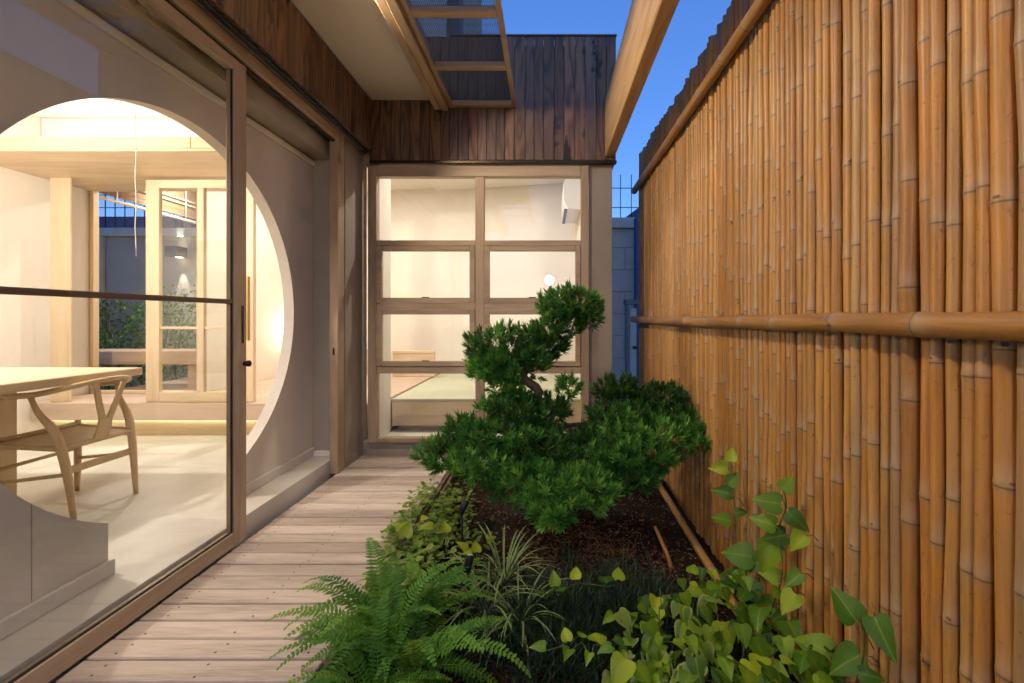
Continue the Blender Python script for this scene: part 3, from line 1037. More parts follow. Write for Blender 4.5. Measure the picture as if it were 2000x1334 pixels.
# wishbone style chair
ch = empty('armchair', (-2.63, 2.52, FL), 'round backed wooden armchair with Y shaped splat at the table', 'chair')
cyy = 2.535
def chp(dx, dy, z): return Vector((-2.64 + dx, cyy + dy, FL + z))
rail_pts = []
for q in range(25):
    a = -math.pi * .5 + math.pi * q / 24
    rail_pts.append(chp(.01 + .205 * math.cos(a), .235 * math.sin(a), .655 + .055 * math.cos(a) ** 1.5 if math.cos(a) > 0 else .655))
near = [chp(-.12, -.225, .645), chp(-.06, -.235, .650)]
far = [chp(-.06, .235, .650), chp(-.12, .225, .645)]
pts = near + rail_pts + far
rr = [.012, .016] + [.0155 - .002 * math.sin(math.pi * q / 24) for q in range(25)] + [.016, .012]
tube('crest_rail', pts, rr, M['chair'], ch, 10)
for sg in (-1, 1):
    pl = bez([chp(.185, sg * .178, .0), chp(.165, sg * .185, .20), chp(.142, sg * .195, .36), chp(.11, sg * .205, .47), chp(.05, sg * .22, .56), chp(.02, sg * .232, .65)], 18)
    tube('rear_leg', pl, [.012 + .009 * math.sin(math.pi * min(1, q / 18 * 1.15)) for q in range(19)], M['chair'], ch, 10)
    pf = bez([chp(-.215, sg * .225, 0), chp(-.205, sg * .22, .22), chp(-.20, sg * .215, .43)], 8)
    tube('front_leg', pf, [.012, .014, .016, .017, .018, .018, .018, .017, .014], M['chair'], ch, 10)
    tube('side_stretcher', [chp(-.207, sg * .22, .20), chp(.16, sg * .195, .24)], [.009, .010], M['chair'], ch, 8)
    tube('seat_rail', [chp(-.20, sg * .215, .395), chp(.14, sg * .205, .375)], .014, M['chair'], ch, 8)
box('back_stretcher', (-2.64 + .14, -2.64 + .158), (cyy - .19, cyy + .19), (FL + .235, FL + .272), M['chair'], ch)
tube('front_stretcher', [chp(-.205, -.22, .26), chp(-.205, .22, .26)], .010, M['chair'], ch, 8)
tube('seat_rail', [chp(-.20, -.215, .41), chp(-.20, .215, .41)], .014, M['chair'], ch, 8)
tube('seat_rail', [chp(.14, -.205, .375), chp(.14, .205, .375)], .014, M['chair'], ch, 8)
# woven seat, dished
nn = 15
V, Fc = [], []
for j in range(nn):
    for i in range(nn):
        u, v_ = i / (nn - 1) * 2 - 1, j / (nn - 1) * 2 - 1
        wdt = .222 + (.205 - .222) * (u + 1) / 2
        V.append((-.03 + u * .175, v_ * wdt, .402 - .012 * (u + 1) - .022 * (1 - u * u) * (1 - v_ * v_) + .003 * math.sin(max(abs(u), abs(v_)) * 40)))
for j in range(nn - 1):
    for i in range(nn - 1):
        Fc.append((j * nn + i, j * nn + i + 1, (j + 1) * nn + i + 1, (j + 1) * nn + i))
b0 = len(V)
V += [(a, b_, c - .02) for a, b_, c in V[:b0]]
Fc += [tuple(k + b0 for k in q[::-1]) for q in Fc[:]]
for i in range(nn - 1):
    for (p_, q_) in ((i, i + 1), ((nn - 1) * nn + i + 1, (nn - 1) * nn + i), ((i + 1) * nn, i * nn), (i * nn + nn - 1, (i + 1) * nn + nn - 1)):
        Fc.append((q_, p_, p_ + b0, q_ + b0))
mobj('seat', mesh('seat', V, Fc, True), M['cordseat'], ch, (-2.64, cyy, FL))
# Y splat: foot, then two diverging arms
def plate(pts2, th):
    """list of (dx, y, z, halfwidth) -> flat bar"""
    V, Fc = [], []
    for (dx, yv, zv, hw) in pts2:
        for (sx, sy) in ((-1, -1), (1, -1), (1, 1), (-1, 1)):
            V.append((dx + sx * th, yv + sy * hw, zv))
    for i in range(len(pts2) - 1):
        for k in range(4):
            k2 = (k + 1) % 4
            Fc.append((i * 4 + k, i * 4 + k2, (i + 1) * 4 + k2, (i + 1) * 4 + k))
    n = len(pts2) - 1
    Fc += [(3, 2, 1, 0), (n * 4, n * 4 + 1, n * 4 + 2, n * 4 + 3)]
    return V, Fc
V, Fc = plate([(.145, 0, .372, .042), (.165, 0, .43, .040), (.178, 0, .49, .036)], .006)
splat = mobj('splat', mesh('splat', V, Fc), M['chair'], ch, (-2.64, cyy, FL))
for sg in (-1, 1):
    V, Fc = plate([(.1785, sg * .019, .488, .0165), (.19, sg * .05, .58, .015), (.205, sg * .085, .70, .014)], .006)
    mobj('splat_arm', mesh('splat_arm', V, Fc), M['chair'], splat, (-2.64, cyy, FL))

# cabinet and bedside glow on the platform
cb_ = empty('low_cabinet', (-2.8, 6.0, .414), 'low wood cabinet along the far wall of the platform room', 'cabinet')
box('body', (-3.355, -2.35), (5.75, 6.25), (.4145, .715), M['pine_x'], cb_)
box('top', (-3.357, -2.345), (5.74, 6.25), (.7155, .74), M['pine_x'], cb_)
hb = empty('headboard', (-1.66, 5.8, .398), 'small pine headboard seen through the grid window', 'headboard')
box('panel', (-1.93, -1.41), (5.66, 5.70), (.414, .70), M['pine_x'], hb)
box('top_rail', (-1.935, -1.405), (5.655, 5.705), (.7005, .735), M['pine_x'], hb)
M['shade'] = emit('lamp_shade', (1, .78, .5), 10)
bd = empty('table_lamp', (-3.22, 5.95, .741), 'small lit lamp on the low cabinet', 'lamp')
tube('lamp_base', [(-3.2, 5.95, .7405), (-3.2, 5.95, .78)], [.05, .012], M['brass'], bd, 12)
tube('lamp_shade', [(-3.2, 5.95, .78), (-3.2, 5.95, .80), (-3.2, 5.95, .90), (-3.2, 5.95, .92)], [.02, .05, .05, .02], M['shade'], bd, 14)
lamp('POINT', 'lamp_bulb', (-3.2, 5.80, 1.0), 7, WARM, bd, .05)

# pull cord in the gate
wob = [W(265, 170 + q * 30, 2.9) + Vector((.004 * math.sin(q * 1.9), 0, 0)) for q in range(12)]
pc = tube('pull_cord', wob, .0026, M['cord'], None, 5)
tag(pc, 'thin wavy white pull cord hanging inside the moon gate', 'cord')

# air conditioner and globe sconce in the back room
ac = empty('air_conditioner', (.25, 5.0, 2.4), 'white split air conditioner on the back room side wall', 'air conditioner')
prism('body', [(.343, 2.28), (.343, 2.62), (.20, 2.62), (.165, 2.56), (.165, 2.38), (.21, 2.29)], 1, 4.75, 5.5, M['plastic'], ac)
box('louvre', (.172, .205), (4.77, 5.48), (2.275, 2.289), M['pipe'], ac, .001)
# ------------------------------------------------------------------ lamps the place has, plus an added one over the rear garden
def downlight(loc, energy, label, color=WARM, size=.09):
    e = empty('recessed_downlight', loc, label, 'lamp', 'recessed ceiling downlights')
    x, y, z = loc
    tube('trim_ring', [(x, y, z - .006), (x, y, z - .002)], [.055, .06], M['plastic'], e, 20)
    lamp('AREA', 'lamp_bulb', (x, y, z - .009), energy, color, e, size)
    return e


downlight((-.6, 4.55, 2.86), 34, 'recessed downlight over the tatami platform', WARMW)
downlight((-2.4, 4.9, 2.90), 44, 'recessed downlight over the oak platform', WARMW)
downlight((-4.15, 5.45, 2.86), 62, 'added out of view downlight brightening the rear garden under the eave', WARMW)  # added fill lamp, unseen: lifts the dim hedge, bench and garden wall
struct('garden_eave', (-4.9, -3.45), (4.53, 6.0), (2.862, 2.94), M['pine_y'], 'timber eave over the rear garden edge')
# pendant over the table
pd = empty('pendant_lamp', (-3.3, 2.35, 2.2), 'white dome pendant lamp hanging over the dining table', 'lamp')
tube('lamp_shade', [(-3.3, 2.35, 2.30), (-3.3, 2.35, 2.28), (-3.3, 2.35, 2.24), (-3.3, 2.35, 2.20)], [.03, .06, .10, .12], M['white'], pd, 24)
tube('flex', [(-3.3, 2.35, 2.30), (-3.3, 2.35, 2.899)], .004, M['cord'], pd, 6)
lamp('POINT', 'lamp_bulb', (-3.3, 2.35, 2.15), 150, WARMW, pd, .05)
downlight((-3.0, .6, 2.90), 18, 'recessed downlight at the near end of the dining room', WARMW)
# LED strip in the toe kick of the platform
M['led'] = emit('led_strip', (1, .95, .62), 6)
ls = tag(box('led_strip', (-4.40, -1.90), (4.030, 4.050), (.235, .250), M['led'], None, .001), 'glowing yellow strip light under the platform edge', 'light strip')


def can_spot(loc, aim, energy, label, cone=120, color=WARM):
    e = empty('soffit_spotlight', loc, label, 'lamp', 'spotlights under the soffit')
    l, a = Vector(loc), Vector(aim)
    d = (a - l).normalized()
    tube('can', [l - d * .10, l - d * .098, l - d * .012, l - d * .01], [.02, .034, .034, .030], M['black'], e, 14)
    tube('stem', [l - d * .06, Vector((l.x - d.x * .06, l.y - d.y * .06, 2.933))], .008, M['black'], e, 6)
    lamp('SPOT', 'lamp_bulb', l, energy, color, e, .03, aim, cone, .3)


can_spot((-1.12, 2.30, 2.84), (.88, 2.4, 1.15), 120, 'black spotlight under the soffit aimed across at the bamboo fence', 146)
can_spot((-1.10, .5, 2.84), (.88, .8, 1.15), 66, 'black spotlight under the soffit nearer the camera', 146)
# lantern hanging over the deck behind the camera
ln = empty('hanging_lantern', (.03, -1.2, 1.78), 'glowing globe lantern mirrored in the grid window', 'lamp')
bm = bmesh.new(); bmesh.ops.create_uvsphere(bm, u_segments=20, v_segments=12, radius=.09)
me = bpy.data.meshes.new('paper_globe'); bm.to_mesh(me); bm.free()
M['paper'] = emit('paper_globe', (1, .80, .56), 200)
mobj('paper_globe', me, M['paper'], ln, (.03, -1.2, 1.87))
tube('flex', [(.03, -1.2, 1.96), (.03, -1.2, 2.95)], .004, M['cord'], ln, 6)

# ------------------------------------------------------------------ planting
class Geo:
    def __init__(self):
        self.V, self.F, self.T, self.E = [], [], [], []

    def blade(self, base, direc, up, L, w, tint, droop=0., segs=3, fold=.25, edge=None, tipw=.12):
        """flat tapered leaf made of two halves folded on the midrib"""
        d = direc.normalized()
        side = d.cross(up)
        if side.length < 1e-4: side = d.cross(Vector((1, 0, 0)))
        side.normalize()
        n = side.cross(d).normalized()
        b0 = len(self.V)
        p = Vector(base)
        for i in range(segs + 1):
            t = i / segs
            ww = w * (math.sin(math.pi * min(1, .12 + t * .80)) if i < segs else tipw) / 2
            lift = fold * ww
            for sgn in (-1, 0, 1):
                self.V.append(p + side * (sgn * ww) + n * (lift if sgn else 0))
                self.T.append(tint); self.E.append(0 if sgn == 0 else (edge or 0))
            step = d * (L / segs)
            p = p + step
            if droop:
                d = (d + Vector((0, 0, -droop / segs))).normalized()
                n = side.cross(d).normalized()
        for i in range(segs):
            for k in (0, 1):
                a = b0 + i * 3 + k
                self.F.append((a, a + 1, a + 4, a + 3))

    def mesh(self, name, smooth=False):
        return mesh(name, self.V, self.F, smooth, {'tint': self.T, 'edge': self.E})


def rand_dir(rd):
    z = rd.uniform(-1, 1); a = rd.uniform(0, 2 * math.pi); r = math.sqrt(1 - z * z)
    return Vector((r * math.cos(a), r * math.sin(a), z))


# --- clipped podocarpus: cloud pads on a bent trunk
tree = empty('podocarpus_tree', (.12, 2.62, -.05), 'cloud pruned evergreen with dark green needle tufts leaning over the bed', 'tree')
PADS = [  # px, py, Y, rx_px, rz_px, ry_m
    (1112, 600, 2.80, 46, 22, .11), (1150, 622, 2.80, 18, 14, .07), (1090, 636, 2.78, 38, 24, .10), (1066, 672, 2.76, 36, 26, .10),
    (985, 685, 2.72, 56, 34, .14), (1005, 718, 2.70, 55, 26, .14), (958, 722, 2.66, 30, 22, .10), (980, 756, 2.70, 24, 14, .08), (1000, 782, 2.70, 24, 10, .07),
    (1030, 806, 2.66, 74, 22, .15), (1110, 762, 2.70, 13, 15, .05), (975, 800, 2.62, 36, 14, .09),
    (990, 848, 2.58, 95, 20, .16), (905, 838, 2.56, 26, 12, .07),
    (872, 888, 2.52, 46, 26, .12), (960, 908, 2.46, 74, 30, .15), (1050, 880, 2.50, 60, 22, .15),
    (1208, 772, 2.88, 36, 22, .11), (1287, 784, 2.82, 35, 20, .11), (1222, 820, 2.74, 70, 26, .15), (1330, 822, 2.68, 30, 15, .09),
    (1268, 852, 2.62, 82, 26, .16), (1364, 862, 2.54, 24, 20, .08), (1160, 872, 2.60, 48, 26, .14), (1240, 892, 2.52, 80, 24, .15), (1228, 930, 2.48, 50, 26, .12),
    (1070, 940, 2.36, 74, 24, .16), (1130, 962, 2.32, 62, 28, .14), (1080, 1000, 2.24, 48, 22, .11), (1000, 958, 2.40, 46, 20, .11),
]
rdp = random.Random(3)
for (px, py, Y, rx, rz, ry) in PADS:
    c = W(px, py, Y)
    k = Y / F
    a, bq, cq = rx * k * (1.14 if py < 800 else 1.0), ry, rz * k * (1.14 if py < 800 else 1.0)
    G = Geo()
    area = (a * bq + a * cq + bq * cq) / 3
    n = max(14, int(area * 4 * math.pi * 900))
    n = min(n, 190)
    for i in range(n):
        d = rand_dir(rdp)
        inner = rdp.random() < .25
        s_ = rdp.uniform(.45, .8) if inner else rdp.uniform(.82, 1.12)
        pos = Vector((d.x * a * s_, d.y * bq * s_, d.z * cq * s_))
        nrm = Vector((d.x / a, d.y / bq, d.z / cq)).normalized()
        ax = (nrm * .9 + Vector((0, -.1, 1.0)) + rand_dir(rdp) * .4).normalized()
        if nrm.z < -.5 and rdp.random() < .5:
            continue
        tip = rdp.random()
        base_t = .12 if inner else rdp.uniform(.15, .62)  # inner tufts get a darker tint: shade inside the pad painted into the leaves
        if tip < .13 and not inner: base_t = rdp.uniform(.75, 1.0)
        L0 = rdp.uniform(.036, .060)
        nl = rdp.randint(13, 18)
        u = ax.orthogonal().normalized(); v_ = ax.cross(u)
        for j in range(nl):
            an = j * 2.39996 + rdp.uniform(-.3, .3)
            op = .18 + .95 * (1 - j / nl) + rdp.uniform(-.12, .12)
            dr = ax * math.cos(op) + (u * math.cos(an) + v_ * math.sin(an)) * math.sin(op)
            bp = pos + ax * (.034 * j / nl)
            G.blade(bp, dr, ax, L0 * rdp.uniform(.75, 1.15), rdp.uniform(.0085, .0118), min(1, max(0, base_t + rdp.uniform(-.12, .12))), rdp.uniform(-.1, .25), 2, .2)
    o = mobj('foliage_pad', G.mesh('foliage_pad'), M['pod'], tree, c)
    o['kind'] = 'stuff'

tb0 = Vector((.13, 2.60, -.10))
trunk_pts = bez([tb0, Vector((.10, 2.62, .18)), W(1075, 880, 2.62), W(1030, 815, 2.68), W(1052, 765, 2.72), W(1022, 735, 2.74), W(1050, 690, 2.76), W(1095, 640, 2.78), W(1118, 610, 2.80)], 30)
tube('trunk', trunk_pts, [.045 * (1 - .85 * i / 30) + .004 for i in range(31)], M['bark'], tree, 9)
for (ts, px, py, Y) in ((6, 880, 895, 2.52), (7, 1200, 905, 2.46), (9, 1230, 820, 2.74), (9, 1340, 850, 2.62), (11, 940, 845, 2.58), (5, 1080, 965, 2.34), (13, 1070, 800, 2.66), (17, 970, 720, 2.70), (8, 1190, 785, 2.86), (10, 1285, 795, 2.8), (5, 1000, 935, 2.42)):
    a = trunk_pts[ts]; b_ = W(px, py, Y)
    m1 = a.lerp(b_, .5) + Vector((0, 0, -.03))
    pts = bez([a, m1, b_], 8)
    tube('branch', pts, [.017 * (1 - .75 * i / 8) for i in range(9)], M['bark'], tree, 6)

# --- sword fern
def frond_mesh(seed):
    rd = random.Random(seed)
    G = Geo()
    L = .46
    n = 30
    rise = rd.uniform(.55, 1.05)
    p = Vector((0, 0, 0)); d = Vector((math.cos(rise), 0, math.sin(rise)))
    sway = rd.uniform(-.25, .25)
    pts = [p.copy()]
    total = rd.uniform(1.3, 1.9)
    for i in range(n):
        p = p + d * (L / n)
        pts.append(p.copy())
        ang = math.atan2(d.z, math.hypot(d.x, d.y)) - total / n * (.5 + i / n)
        hd_ = math.atan2(d.y, d.x) + sway / n
        d = Vector((math.cos(ang) * math.cos(hd_), math.cos(ang) * math.sin(hd_), math.sin(ang)))
    tv = rd.uniform(.25, .6)
    for i in range(2, n + 1):
        t = i / n
        wl_ = .040 * math.sin(math.pi * (.12 + .86 * t) ** .8) * rd.uniform(.88, 1.1) + .004
        dd = (pts[i] - pts[i - 1]).normalized()
        side = dd.cross(Vector((0, 0, 1))).normalized()
        up = side.cross(dd)
        for sg in (-1, 1):
            dr = side * sg * 1.0 + dd * .35 + up * rd.uniform(-.10, .28)
            G.blade(pts[i], dr, up, wl_, .0135, tv + rd.uniform(-.12, .12) + .25 * (t > .8), rd.uniform(.0, .35), 2, .15, tipw=.25)
    v, f = tube_geo(pts, [.0024 * (1 - .7 * i / n) for i in range(n + 1)], 4)
    b0 = len(G.V)
    G.V += v; G.T += [.85] * len(v); G.E += [0] * len(v)
    G.F += [tuple(k + b0 for k in q) for q in f]
    return G.mesh('frond')


FR = [frond_mesh(50 + q) for q in range(7)]
for m_ in FR: m_.materials.append(M['fern'])
fern = empty('sword_fern', (-.52, 1.60, -.06), 'bright green sword fern spilling over the deck edge in the foreground', 'fern')
rdf = random.Random(8)
crowns = [(-.575, 1.64, 26), (-.45, 1.50, 20), (-.50, 1.76, 12), (-.52, 1.38, 16)]
for (cx_, cy_, nf) in crowns:
    for q in range(nf):
        o = bpy.data.objects.new('frond', FR[rdf.randrange(7)])
        a = q / nf * 6.283 + rdf.uniform(-.2, .2)
        link(o, fern, (cx_ + .02 * math.cos(a), cy_ + .02 * math.sin(a), -.03 + rdf.uniform(0, .03)))
        s_ = rdf.uniform(.62, 1.05) * (.85 if cy_ < 1.45 else 1)
        o.rotation_euler = (rdf.uniform(-.15, .15), rdf.uniform(-.35, .5), a)
        o.scale = (s_, s_, s_)

# --- striped spider plants
def strap_mesh(seed):
    rd = random.Random(seed)
    G = Geo()
    e = rd.uniform(.6, 1.25)
    L = .34
    d = Vector((math.cos(e), 0, math.sin(e)))
    G.blade((0, 0, 0), d, Vector((0, 0, 1)), L, .0095, rd.uniform(.2, .8), rd.uniform(1.3, 2.6), 9, .3, 1.0, .1)
    return G.mesh('blade')


SB = [strap_mesh(70 + q) for q in range(8)]
for m_ in SB: m_.materials.append(M['spider'])
rds = random.Random(15)
for (px, py, Y, nb, lab) in ((985, 1045, 2.02, 56, 'striped spider plant just below the evergreen'), (1015, 1125, 1.80, 56, 'striped spider plant beside the bare mulch'), (950, 1105, 1.86, 34, 'striped spider plant partly behind the fern')):
    b0 = W(px, py, Y); b0.z = soil_height(b0.x, b0.y) + .02
    sp = empty('spider_plant', b0, lab, 'spider plant', 'striped spider plants')
    for q in range(nb):
        o = bpy.data.objects.new('blade', SB[rds.randrange(8)])
        a = rds.uniform(0, 6.283)
        link(o, sp, b0 + Vector((.015 * math.cos(a), .015 * math.sin(a), .0)))
        s_ = rds.uniform(.5, .92)
        o.rotation_euler = (rds.uniform(-.2, .2), rds.uniform(-.15, .45), a)
        o.scale = (s_, s_, s_)

# --- heart shaped leaves
def heart_mesh(seed):
    rd = random.Random(seed)
    V, T, E, Fc = [], [], [], []
    # outline half widths along the midrib, base notch at t<0
    prof = [(-.10, .20), (-.13, .34), (-.02, .47), (.16, .50), (.36, .43), (.58, .28), (.80, .12), (1.0, 0.0)]
    fold, droop, twist = rd.uniform(.10, .6), rd.uniform(.08, .6), rd.uniform(-.35, .35)
    mid = [(0, 0)] + [(t, 0) for t, w_ in prof[3:]]
    def P(t, w_):
        return Vector((t, w_, abs(w_) * fold - droop * max(0, t) ** 2 + twist * t * w_ - .25 * w_ * w_))
    mt = [0., .08, .16, .36, .58, .80, 1.0]
    nt_ = rd.uniform(.3, 1.0); wd_ = rd.uniform(.78, .98)
    side_t = [(-.10 * nt_, .20 * wd_), (-.05 * nt_, .36 * wd_), (.10, .46 * wd_), (.33, .45 * wd_), (.57, .32 * wd_), (.81, .15 * wd_)]
    tv = rd.uniform(.3, .6)
    mi = []
    for t in mt:
        mi.append(len(V)); V.append(P(t, 0)); T.append(tv + .12); E.append(0)
    for sg in (1, -1):
        oi = []
        for (t, w_) in side_t:
            oi.append(len(V)); V.append(P(t, sg * w_)); T.append(tv); E.append(1)
        hi = []
        for i, (t, w_) in enumerate(side_t):
            hi.append(len(V)); tt = (t + mt[i]) / 2 + .02; V.append(P(tt, sg * w_ * .5)); T.append(tv + .05); E.append(0.0)
        def q(*f): Fc.append(f if sg > 0 else f[::-1])
        for i in range(5):
            q(mi[i], mi[i + 1], hi[i + 1], hi[i]); q(hi[i], hi[i + 1], oi[i + 1], oi[i])
        q(mi[5], mi[6], hi[5]); q(hi[5], mi[6], oi[5])
    return mesh('leaf', V, Fc, True, {'tint': T, 'edge': E})


HL = [heart_mesh(200 + q) for q in range(14)]
for m_ in HL: m_.materials.append(M['pothos'])
HC = [heart_mesh(300 + q) for q in range(6)]
for m_ in HC: m_.materials.append(M['cream'])


def put_leaf(parent, pos, size, az, tilt, roll, rd, meshes=HL):
    """az: heading of the tip in the ground plane; tilt: tip above (+) or below (-) the horizon"""
    o = bpy.data.objects.new('leaf', meshes[rd.randrange(len(meshes))])
    link(o, parent, pos)
    o.rotation_euler = Euler((roll, -tilt, az))
    o.scale = (size, size * rd.uniform(.9, 1.1), size)
    return o


rdv = random.Random(21)
# climbing vine on the fence: (px, py) of each leaf, leaf length in px, direction of tip in the picture
def fence_leaf(parent, px, py, lp, ang, X=.80):
    Y = F * X / (px - 1070)
    c = W(px, py, Y)
    k = Y / F
    L = lp * k * (.80 if px < 1580 else .70)
    # leaf plane roughly facing the camera, tip direction given by ang in the picture (0 right, 90 up)
    nrm = (Vector((0, 0, EYE)) - c).normalized()
    nrm = (nrm + Vector((-.25, -.1, .45)) + rand_dir(rdv) * .28).normalized()
    right = Vector((0, 0, 1)).cross(nrm).normalized()
    up = nrm.cross(right)
    tip = (right * math.cos(R(ang)) + up * math.sin(R(ang))).normalized()
    side = nrm.cross(tip)
    mt = Matrix((tip, side, nrm)).transposed()
    o = bpy.data.objects.new('leaf', HL[rdv.randrange(14)])
    link(o, parent, c - tip * L * .42)
    o.rotation_euler = mt.to_euler()
    o.scale = (L, L * rdv.uniform(.85, 1.0), L)
    b_ = c - tip * L * .42
    tube('petiole', [b_, b_ - tip * L * .25 + Vector((.008, 0, -.012)), b_ - tip * L * .35 + Vector((.02, 0, -.035))], [.0016, .0014, .0014], M['stem'], parent, 4)
    return b_


v1 = empty('climbing_vine', (.78, 1.75, -.07), 'climbing vine with bright heart shaped leaves on the foot of the bamboo fence', 'vine')
A = [(1428, 888, 40, 95), (1405, 913, 46, 180), (1432, 936, 40, 60), (1412, 960, 50, 165), (1410, 1014, 46, 175), (1446, 1000, 30, 20)]
B = [(1538, 945, 46, 60), (1500, 980, 66, 180), (1556, 1016, 60, -35), (1492, 1018, 62, 165), (1515, 1048, 60, 200), (1558, 1056, 56, 235), (1440, 1082, 80, 190), (1500, 1085, 76, 250), (1462, 1100, 60, 200),
     (1550, 1132, 56, 240), (1505, 1122, 50, 175), (1430, 1125, 55, 180), (1465, 1150, 60, 170), (1490, 1185, 64, 200), (1540, 1175, 60, 250), (1412, 1150, 50, 150), (1380, 1130, 40, 170), (1360, 1110, 34, 160)]
for (px, py, lp, an) in A + B:
    at = fence_leaf(v1, px, py, lp, an, rdv.uniform(.76, .81))
def vp(px, py, X=.815):
    return W(px, py, F * X / (px - 1070))
tube('stem', bez([vp(1470, 1180), vp(1446, 1060), vp(1436, 1000), vp(1430, 940), vp(1426, 880)], 16), .0028, M['stem'], v1, 5)
tube('stem', bez([vp(1500, 1210), vp(1528, 1120), vp(1520, 1040), vp(1535, 990), vp(1530, 950)], 16), .0028, M['stem'], v1, 5)
v2 = empty('large_leaf_vine', (.80, 1.2, -.07), 'vine shoot with a few very large heart shaped leaves low on the near fence', 'vine')
for (px, py, lp, an) in ((1652, 1182, 96, 125), (1722, 1238, 104, -52), (1590, 1258, 96, 165), (1652, 1292, 100, 225), (1622, 1325, 80, 200), (1590, 1330, 70, 235), (1700, 1320, 60, 10)):
    fence_leaf(v2, px, py, lp, an, .79)
tube('stem', bez([vp(1640, 1420), vp(1680, 1310), vp(1688, 1240), vp(1680, 1205)], 12), .003, M['stem'], v2, 5)

# pothos mound
pm = empty('pothos_mound', (.5, 1.5, -.07), 'dense mound of green pothos with some cream edged leaves in the front right corner', 'pothos')
n = 0
while n < 298:
    px, py = rdv.uniform(1185, 1620), rdv.uniform(1105, 1400)
    edge_ = 1215 + max(0, 1190 - py) * 2.2
    if px < edge_ - 20: continue
    h = rdv.uniform(.02, .20) if px > 1330 else rdv.uniform(0, .13)
    Y = F * (EYE - h) / (py - 620)
    X = (px - 1070) * Y / F
    if X > .83 or Y < 1.0 or Y > 2.2: continue
    pos = Vector((X, Y, h))
    sz = rdv.choice((.035, .045, .052, .06, .068, .08)) * rdv.uniform(.85, 1.1)
    ms = HC if (px < 1390 and py > 1150 and rdv.random() < .35) else HL
    put_leaf(pm, pos, sz, rdv.uniform(-2.9, -.2) if rdv.random() < .75 else rdv.uniform(0, 6.28), rdv.uniform(-.85, .35), rdv.uniform(-.45, .45), rdv, ms)
    n += 1
for q in range(26):
    a = Vector((rdv.uniform(.3, .75), rdv.uniform(1.2, 1.75), -.06))
    tube('stem', [a, a + Vector((rdv.uniform(-.06, .06), rdv.uniform(-.06, .06), rdv.uniform(.08, .2)))], [.0028, .002], M['stem'], pm, 4)
# trailing shoots over the dark grass
for (lab, pts) in (('pothos shoot with rounded leaves trailing over the dark grass', [(1085, 1145, 34, 100), (1092, 1155, 30, 60), (1125, 1132, 34, 90), (1185, 1138, 42, 95), (1208, 1132, 32, 80), (1066, 1160, 24, 200)]),
                   ('pothos shoot with small leaves lying on the dark soil in front', [(1066, 1262, 36, 180), (1108, 1252, 32, 100), (1110, 1268, 34, 260), (1136, 1245, 28, 80), (1160, 1252, 30, 90), (1165, 1250, 34, 40), (1152, 1275, 26, 250), (1195, 1262, 34, 200)])):
    X0 = W(pts[0][0], pts[0][1], 1.8)
    sh = empty('pothos_shoot', (X0.x, 1.8, -.06), lab, 'pothos', 'trailing pothos shoots')
    st = []
    for (px, py, lp, an) in pts:
        Y = F * (EYE - .10) / (py - 620); c = W(px, py, Y)
        put_leaf(sh, c, lp * Y / F * .95, R(an), rdv.uniform(-.2, .7), rdv.uniform(-.3, .3), rdv)
        st.append(c)
    st.sort(key=lambda v: v.x)
    tube('stem', bez([Vector((q.x, q.y, q.z - .015)) for q in st], 16), .0018, M['stem'], sh, 4)

# yellow green leaves beside the deck
yl = empty('golden_pothos', (-.62, 2.05, -.06), 'cluster of yellow green pothos leaves at the deck edge above the fern', 'pothos')
M['gold'] = leafmat('golden_leaf', [(0, (.16, .26, .02)), (.5, (.32, .40, .02)), (1, (.48, .46, .03))], .4, .3)
HG = [heart_mesh(400 + q) for q in range(4)]
for m_ in HG: m_.materials.append(M['gold'])
for (px, py, lp) in ((768, 1022, 26), (780, 1040, 32), (790, 1048, 34), (838, 1012, 34), (862, 1010, 30), (845, 1028, 30), (960, 1047, 24), (965, 1062, 30), (910, 1075, 28), (870, 1040, 26), (905, 1080, 30), (930, 1078, 26)):
    Y = F * (EYE - .11) / (py - 620); c = W(px, py, Y)
    put_leaf(yl, c, lp * Y / F * .95, rdv.uniform(0, 6.28), rdv.uniform(-.1, .9), rdv.uniform(-.4, .4), rdv, HG)
    tube('stem', [c, Vector((c.x + .01, c.y + .02, soil_height(c.x, c.y)))], .0015, M['stem'], yl, 4)

# --- small variegated ground cover along the deck edge
G = Geo()
V, Fc, T, E = [], [], [], []
rdg = random.Random(31)
for q in range(2300):
    Y = rdg.uniform(1.78, 3.0)
    wid = .22 + .16 * math.exp(-((Y - 2.25) / .35) ** 2)
    X = -.74 + abs(rdg.gauss(0, .5)) * wid if rdg.random() < .75 else -.74 + rdg.uniform(-.11, .06)
    hmax = .06 + .10 * math.exp(-((X + .55) / .15) ** 2)
    if X < -.75 and Y < 2.2: continue
    z = max(soil_height(X, Y), .004 if X < -.73 else -9) + rdg.uniform(.004, hmax)
    L = rdg.uniform(.018, .042)
    base = Vector((X, Y, z))
    a = rdg.uniform(0, 6.283); ti = rdg.uniform(-.3, .8)
    d = Vector((math.cos(a) * math.cos(ti), math.sin(a) * math.cos(ti), math.sin(ti)))
    G.blade(base, d, Vector((0, 0, 1)), L, L * rdg.uniform(.65, .85), rdg.uniform(.1, .9), rdg.uniform(0, .6), 3, .2, .75 if rdg.random() < .5 else 0, .25)
o = mobj('ground_cover', G.mesh('ground_cover'), M['cream'])
tag(o, 'low variegated creeping ground cover along the deck edge', 'ground cover', kind='stuff')

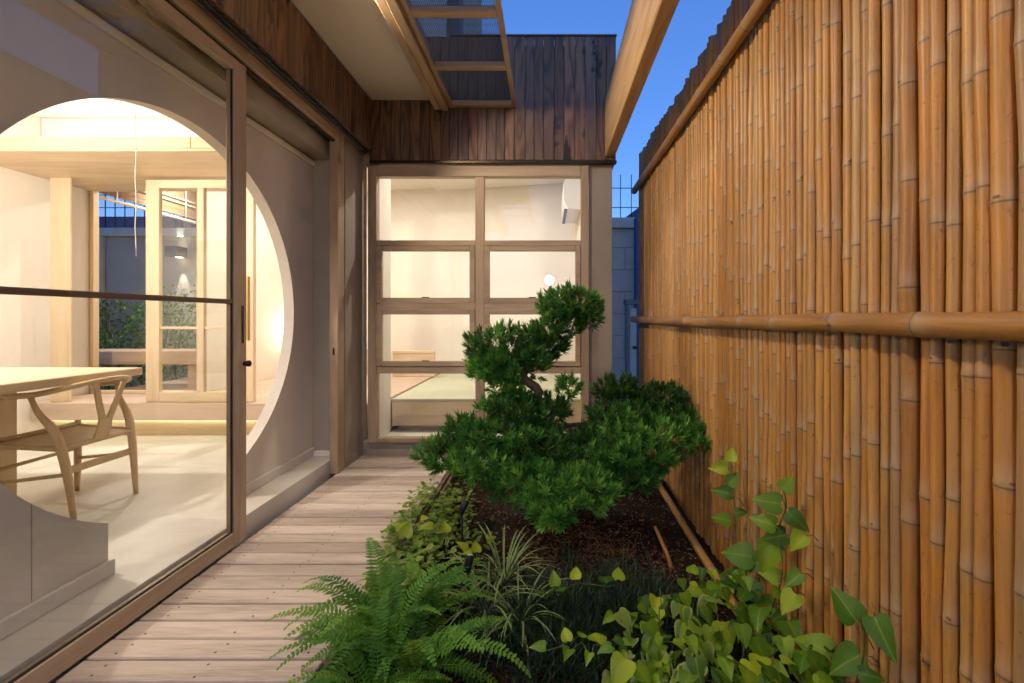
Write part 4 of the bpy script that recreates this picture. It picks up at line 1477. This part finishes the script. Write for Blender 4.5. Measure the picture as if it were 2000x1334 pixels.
# --- dark mondo grass
G = Geo()
rdm = random.Random(41)
for q in range(420):
    X = rdm.gauss(.18, .24); Y = rdm.gauss(1.78, .13)
    if not -.35 < X < .62: continue
    z0_ = soil_height(X, Y)
    for j in range(13):
        a = rdm.uniform(0, 6.283); e = rdm.uniform(.7, 1.4)
        d = Vector((math.cos(a) * math.cos(e), math.sin(a) * math.cos(e), math.sin(e)))
        G.blade(Vector((X + rdm.uniform(-.01, .01), Y + rdm.uniform(-.01, .01), z0_)), d, Vector((0, 0, 1)), rdm.uniform(.09, .17), .0042, rdm.uniform(0, 1), rdm.uniform(.6, 1.9), 4, .2, tipw=.1)
o = mobj('mondo_grass', G.mesh('mondo_grass'), M['mondo'])
tag(o, 'dark mondo grass in the shaded front of the bed', 'grass', kind='stuff')

# --- little unlit garden spotlights among the plants
for (px, py, Y, aim, lab) in ((905, 990, 2.22, (.3, .5, .6), 'small black garden spotlight half hidden under the evergreen'), (915, 1100, 1.86, (.15, .4, .9), 'small black garden spotlight behind the fern')):
    c = W(px, py, Y)
    gsx = empty('garden_spotlight', (c.x, c.y, soil_height(c.x, c.y)), lab, 'lamp')
    d = Vector(aim).normalized()
    tube('can', [c - d * .035, c - d * .033, c + d * .025, c + d * .03], [.010, .016, .017, .017], M['black'], gsx, 14)
    tube('lens', [c + d * .0305, c + d * .0315], [.014, .013], M['plastic'], gsx, 14)
    tube('spike', [Vector((c.x, c.y, soil_height(c.x, c.y) - .03)), c - d * .02], .006, M['black'], gsx, 6)

# --- a few fallen dry leaves on deck and soil
M['dry'] = leafmat('dry_leaf', [(0, (.10, .05, .02)), (.5, (.22, .13, .05)), (1, (.34, .24, .10))], .7, .15, spec=.2)
HD = [heart_mesh(500 + q) for q in range(4)]
for m_ in HD: m_.materials.append(M['dry'])
rdl = random.Random(77)
dl = empty('leaf_litter', (.2, 2.1, -.05), 'few small dry brown leaves fallen on the mulch under the evergreen', 'litter')
for q in range(26):
    x, y = rdl.uniform(-.3, .7), rdl.uniform(1.6, 2.7)
    put_leaf(dl, Vector((x, y, soil_height(x, y) + .012)), rdl.uniform(.014, .03), rdl.uniform(0, 6.28), rdl.uniform(-.2, .2), rdl.uniform(-.3, .3), rdl, HD)
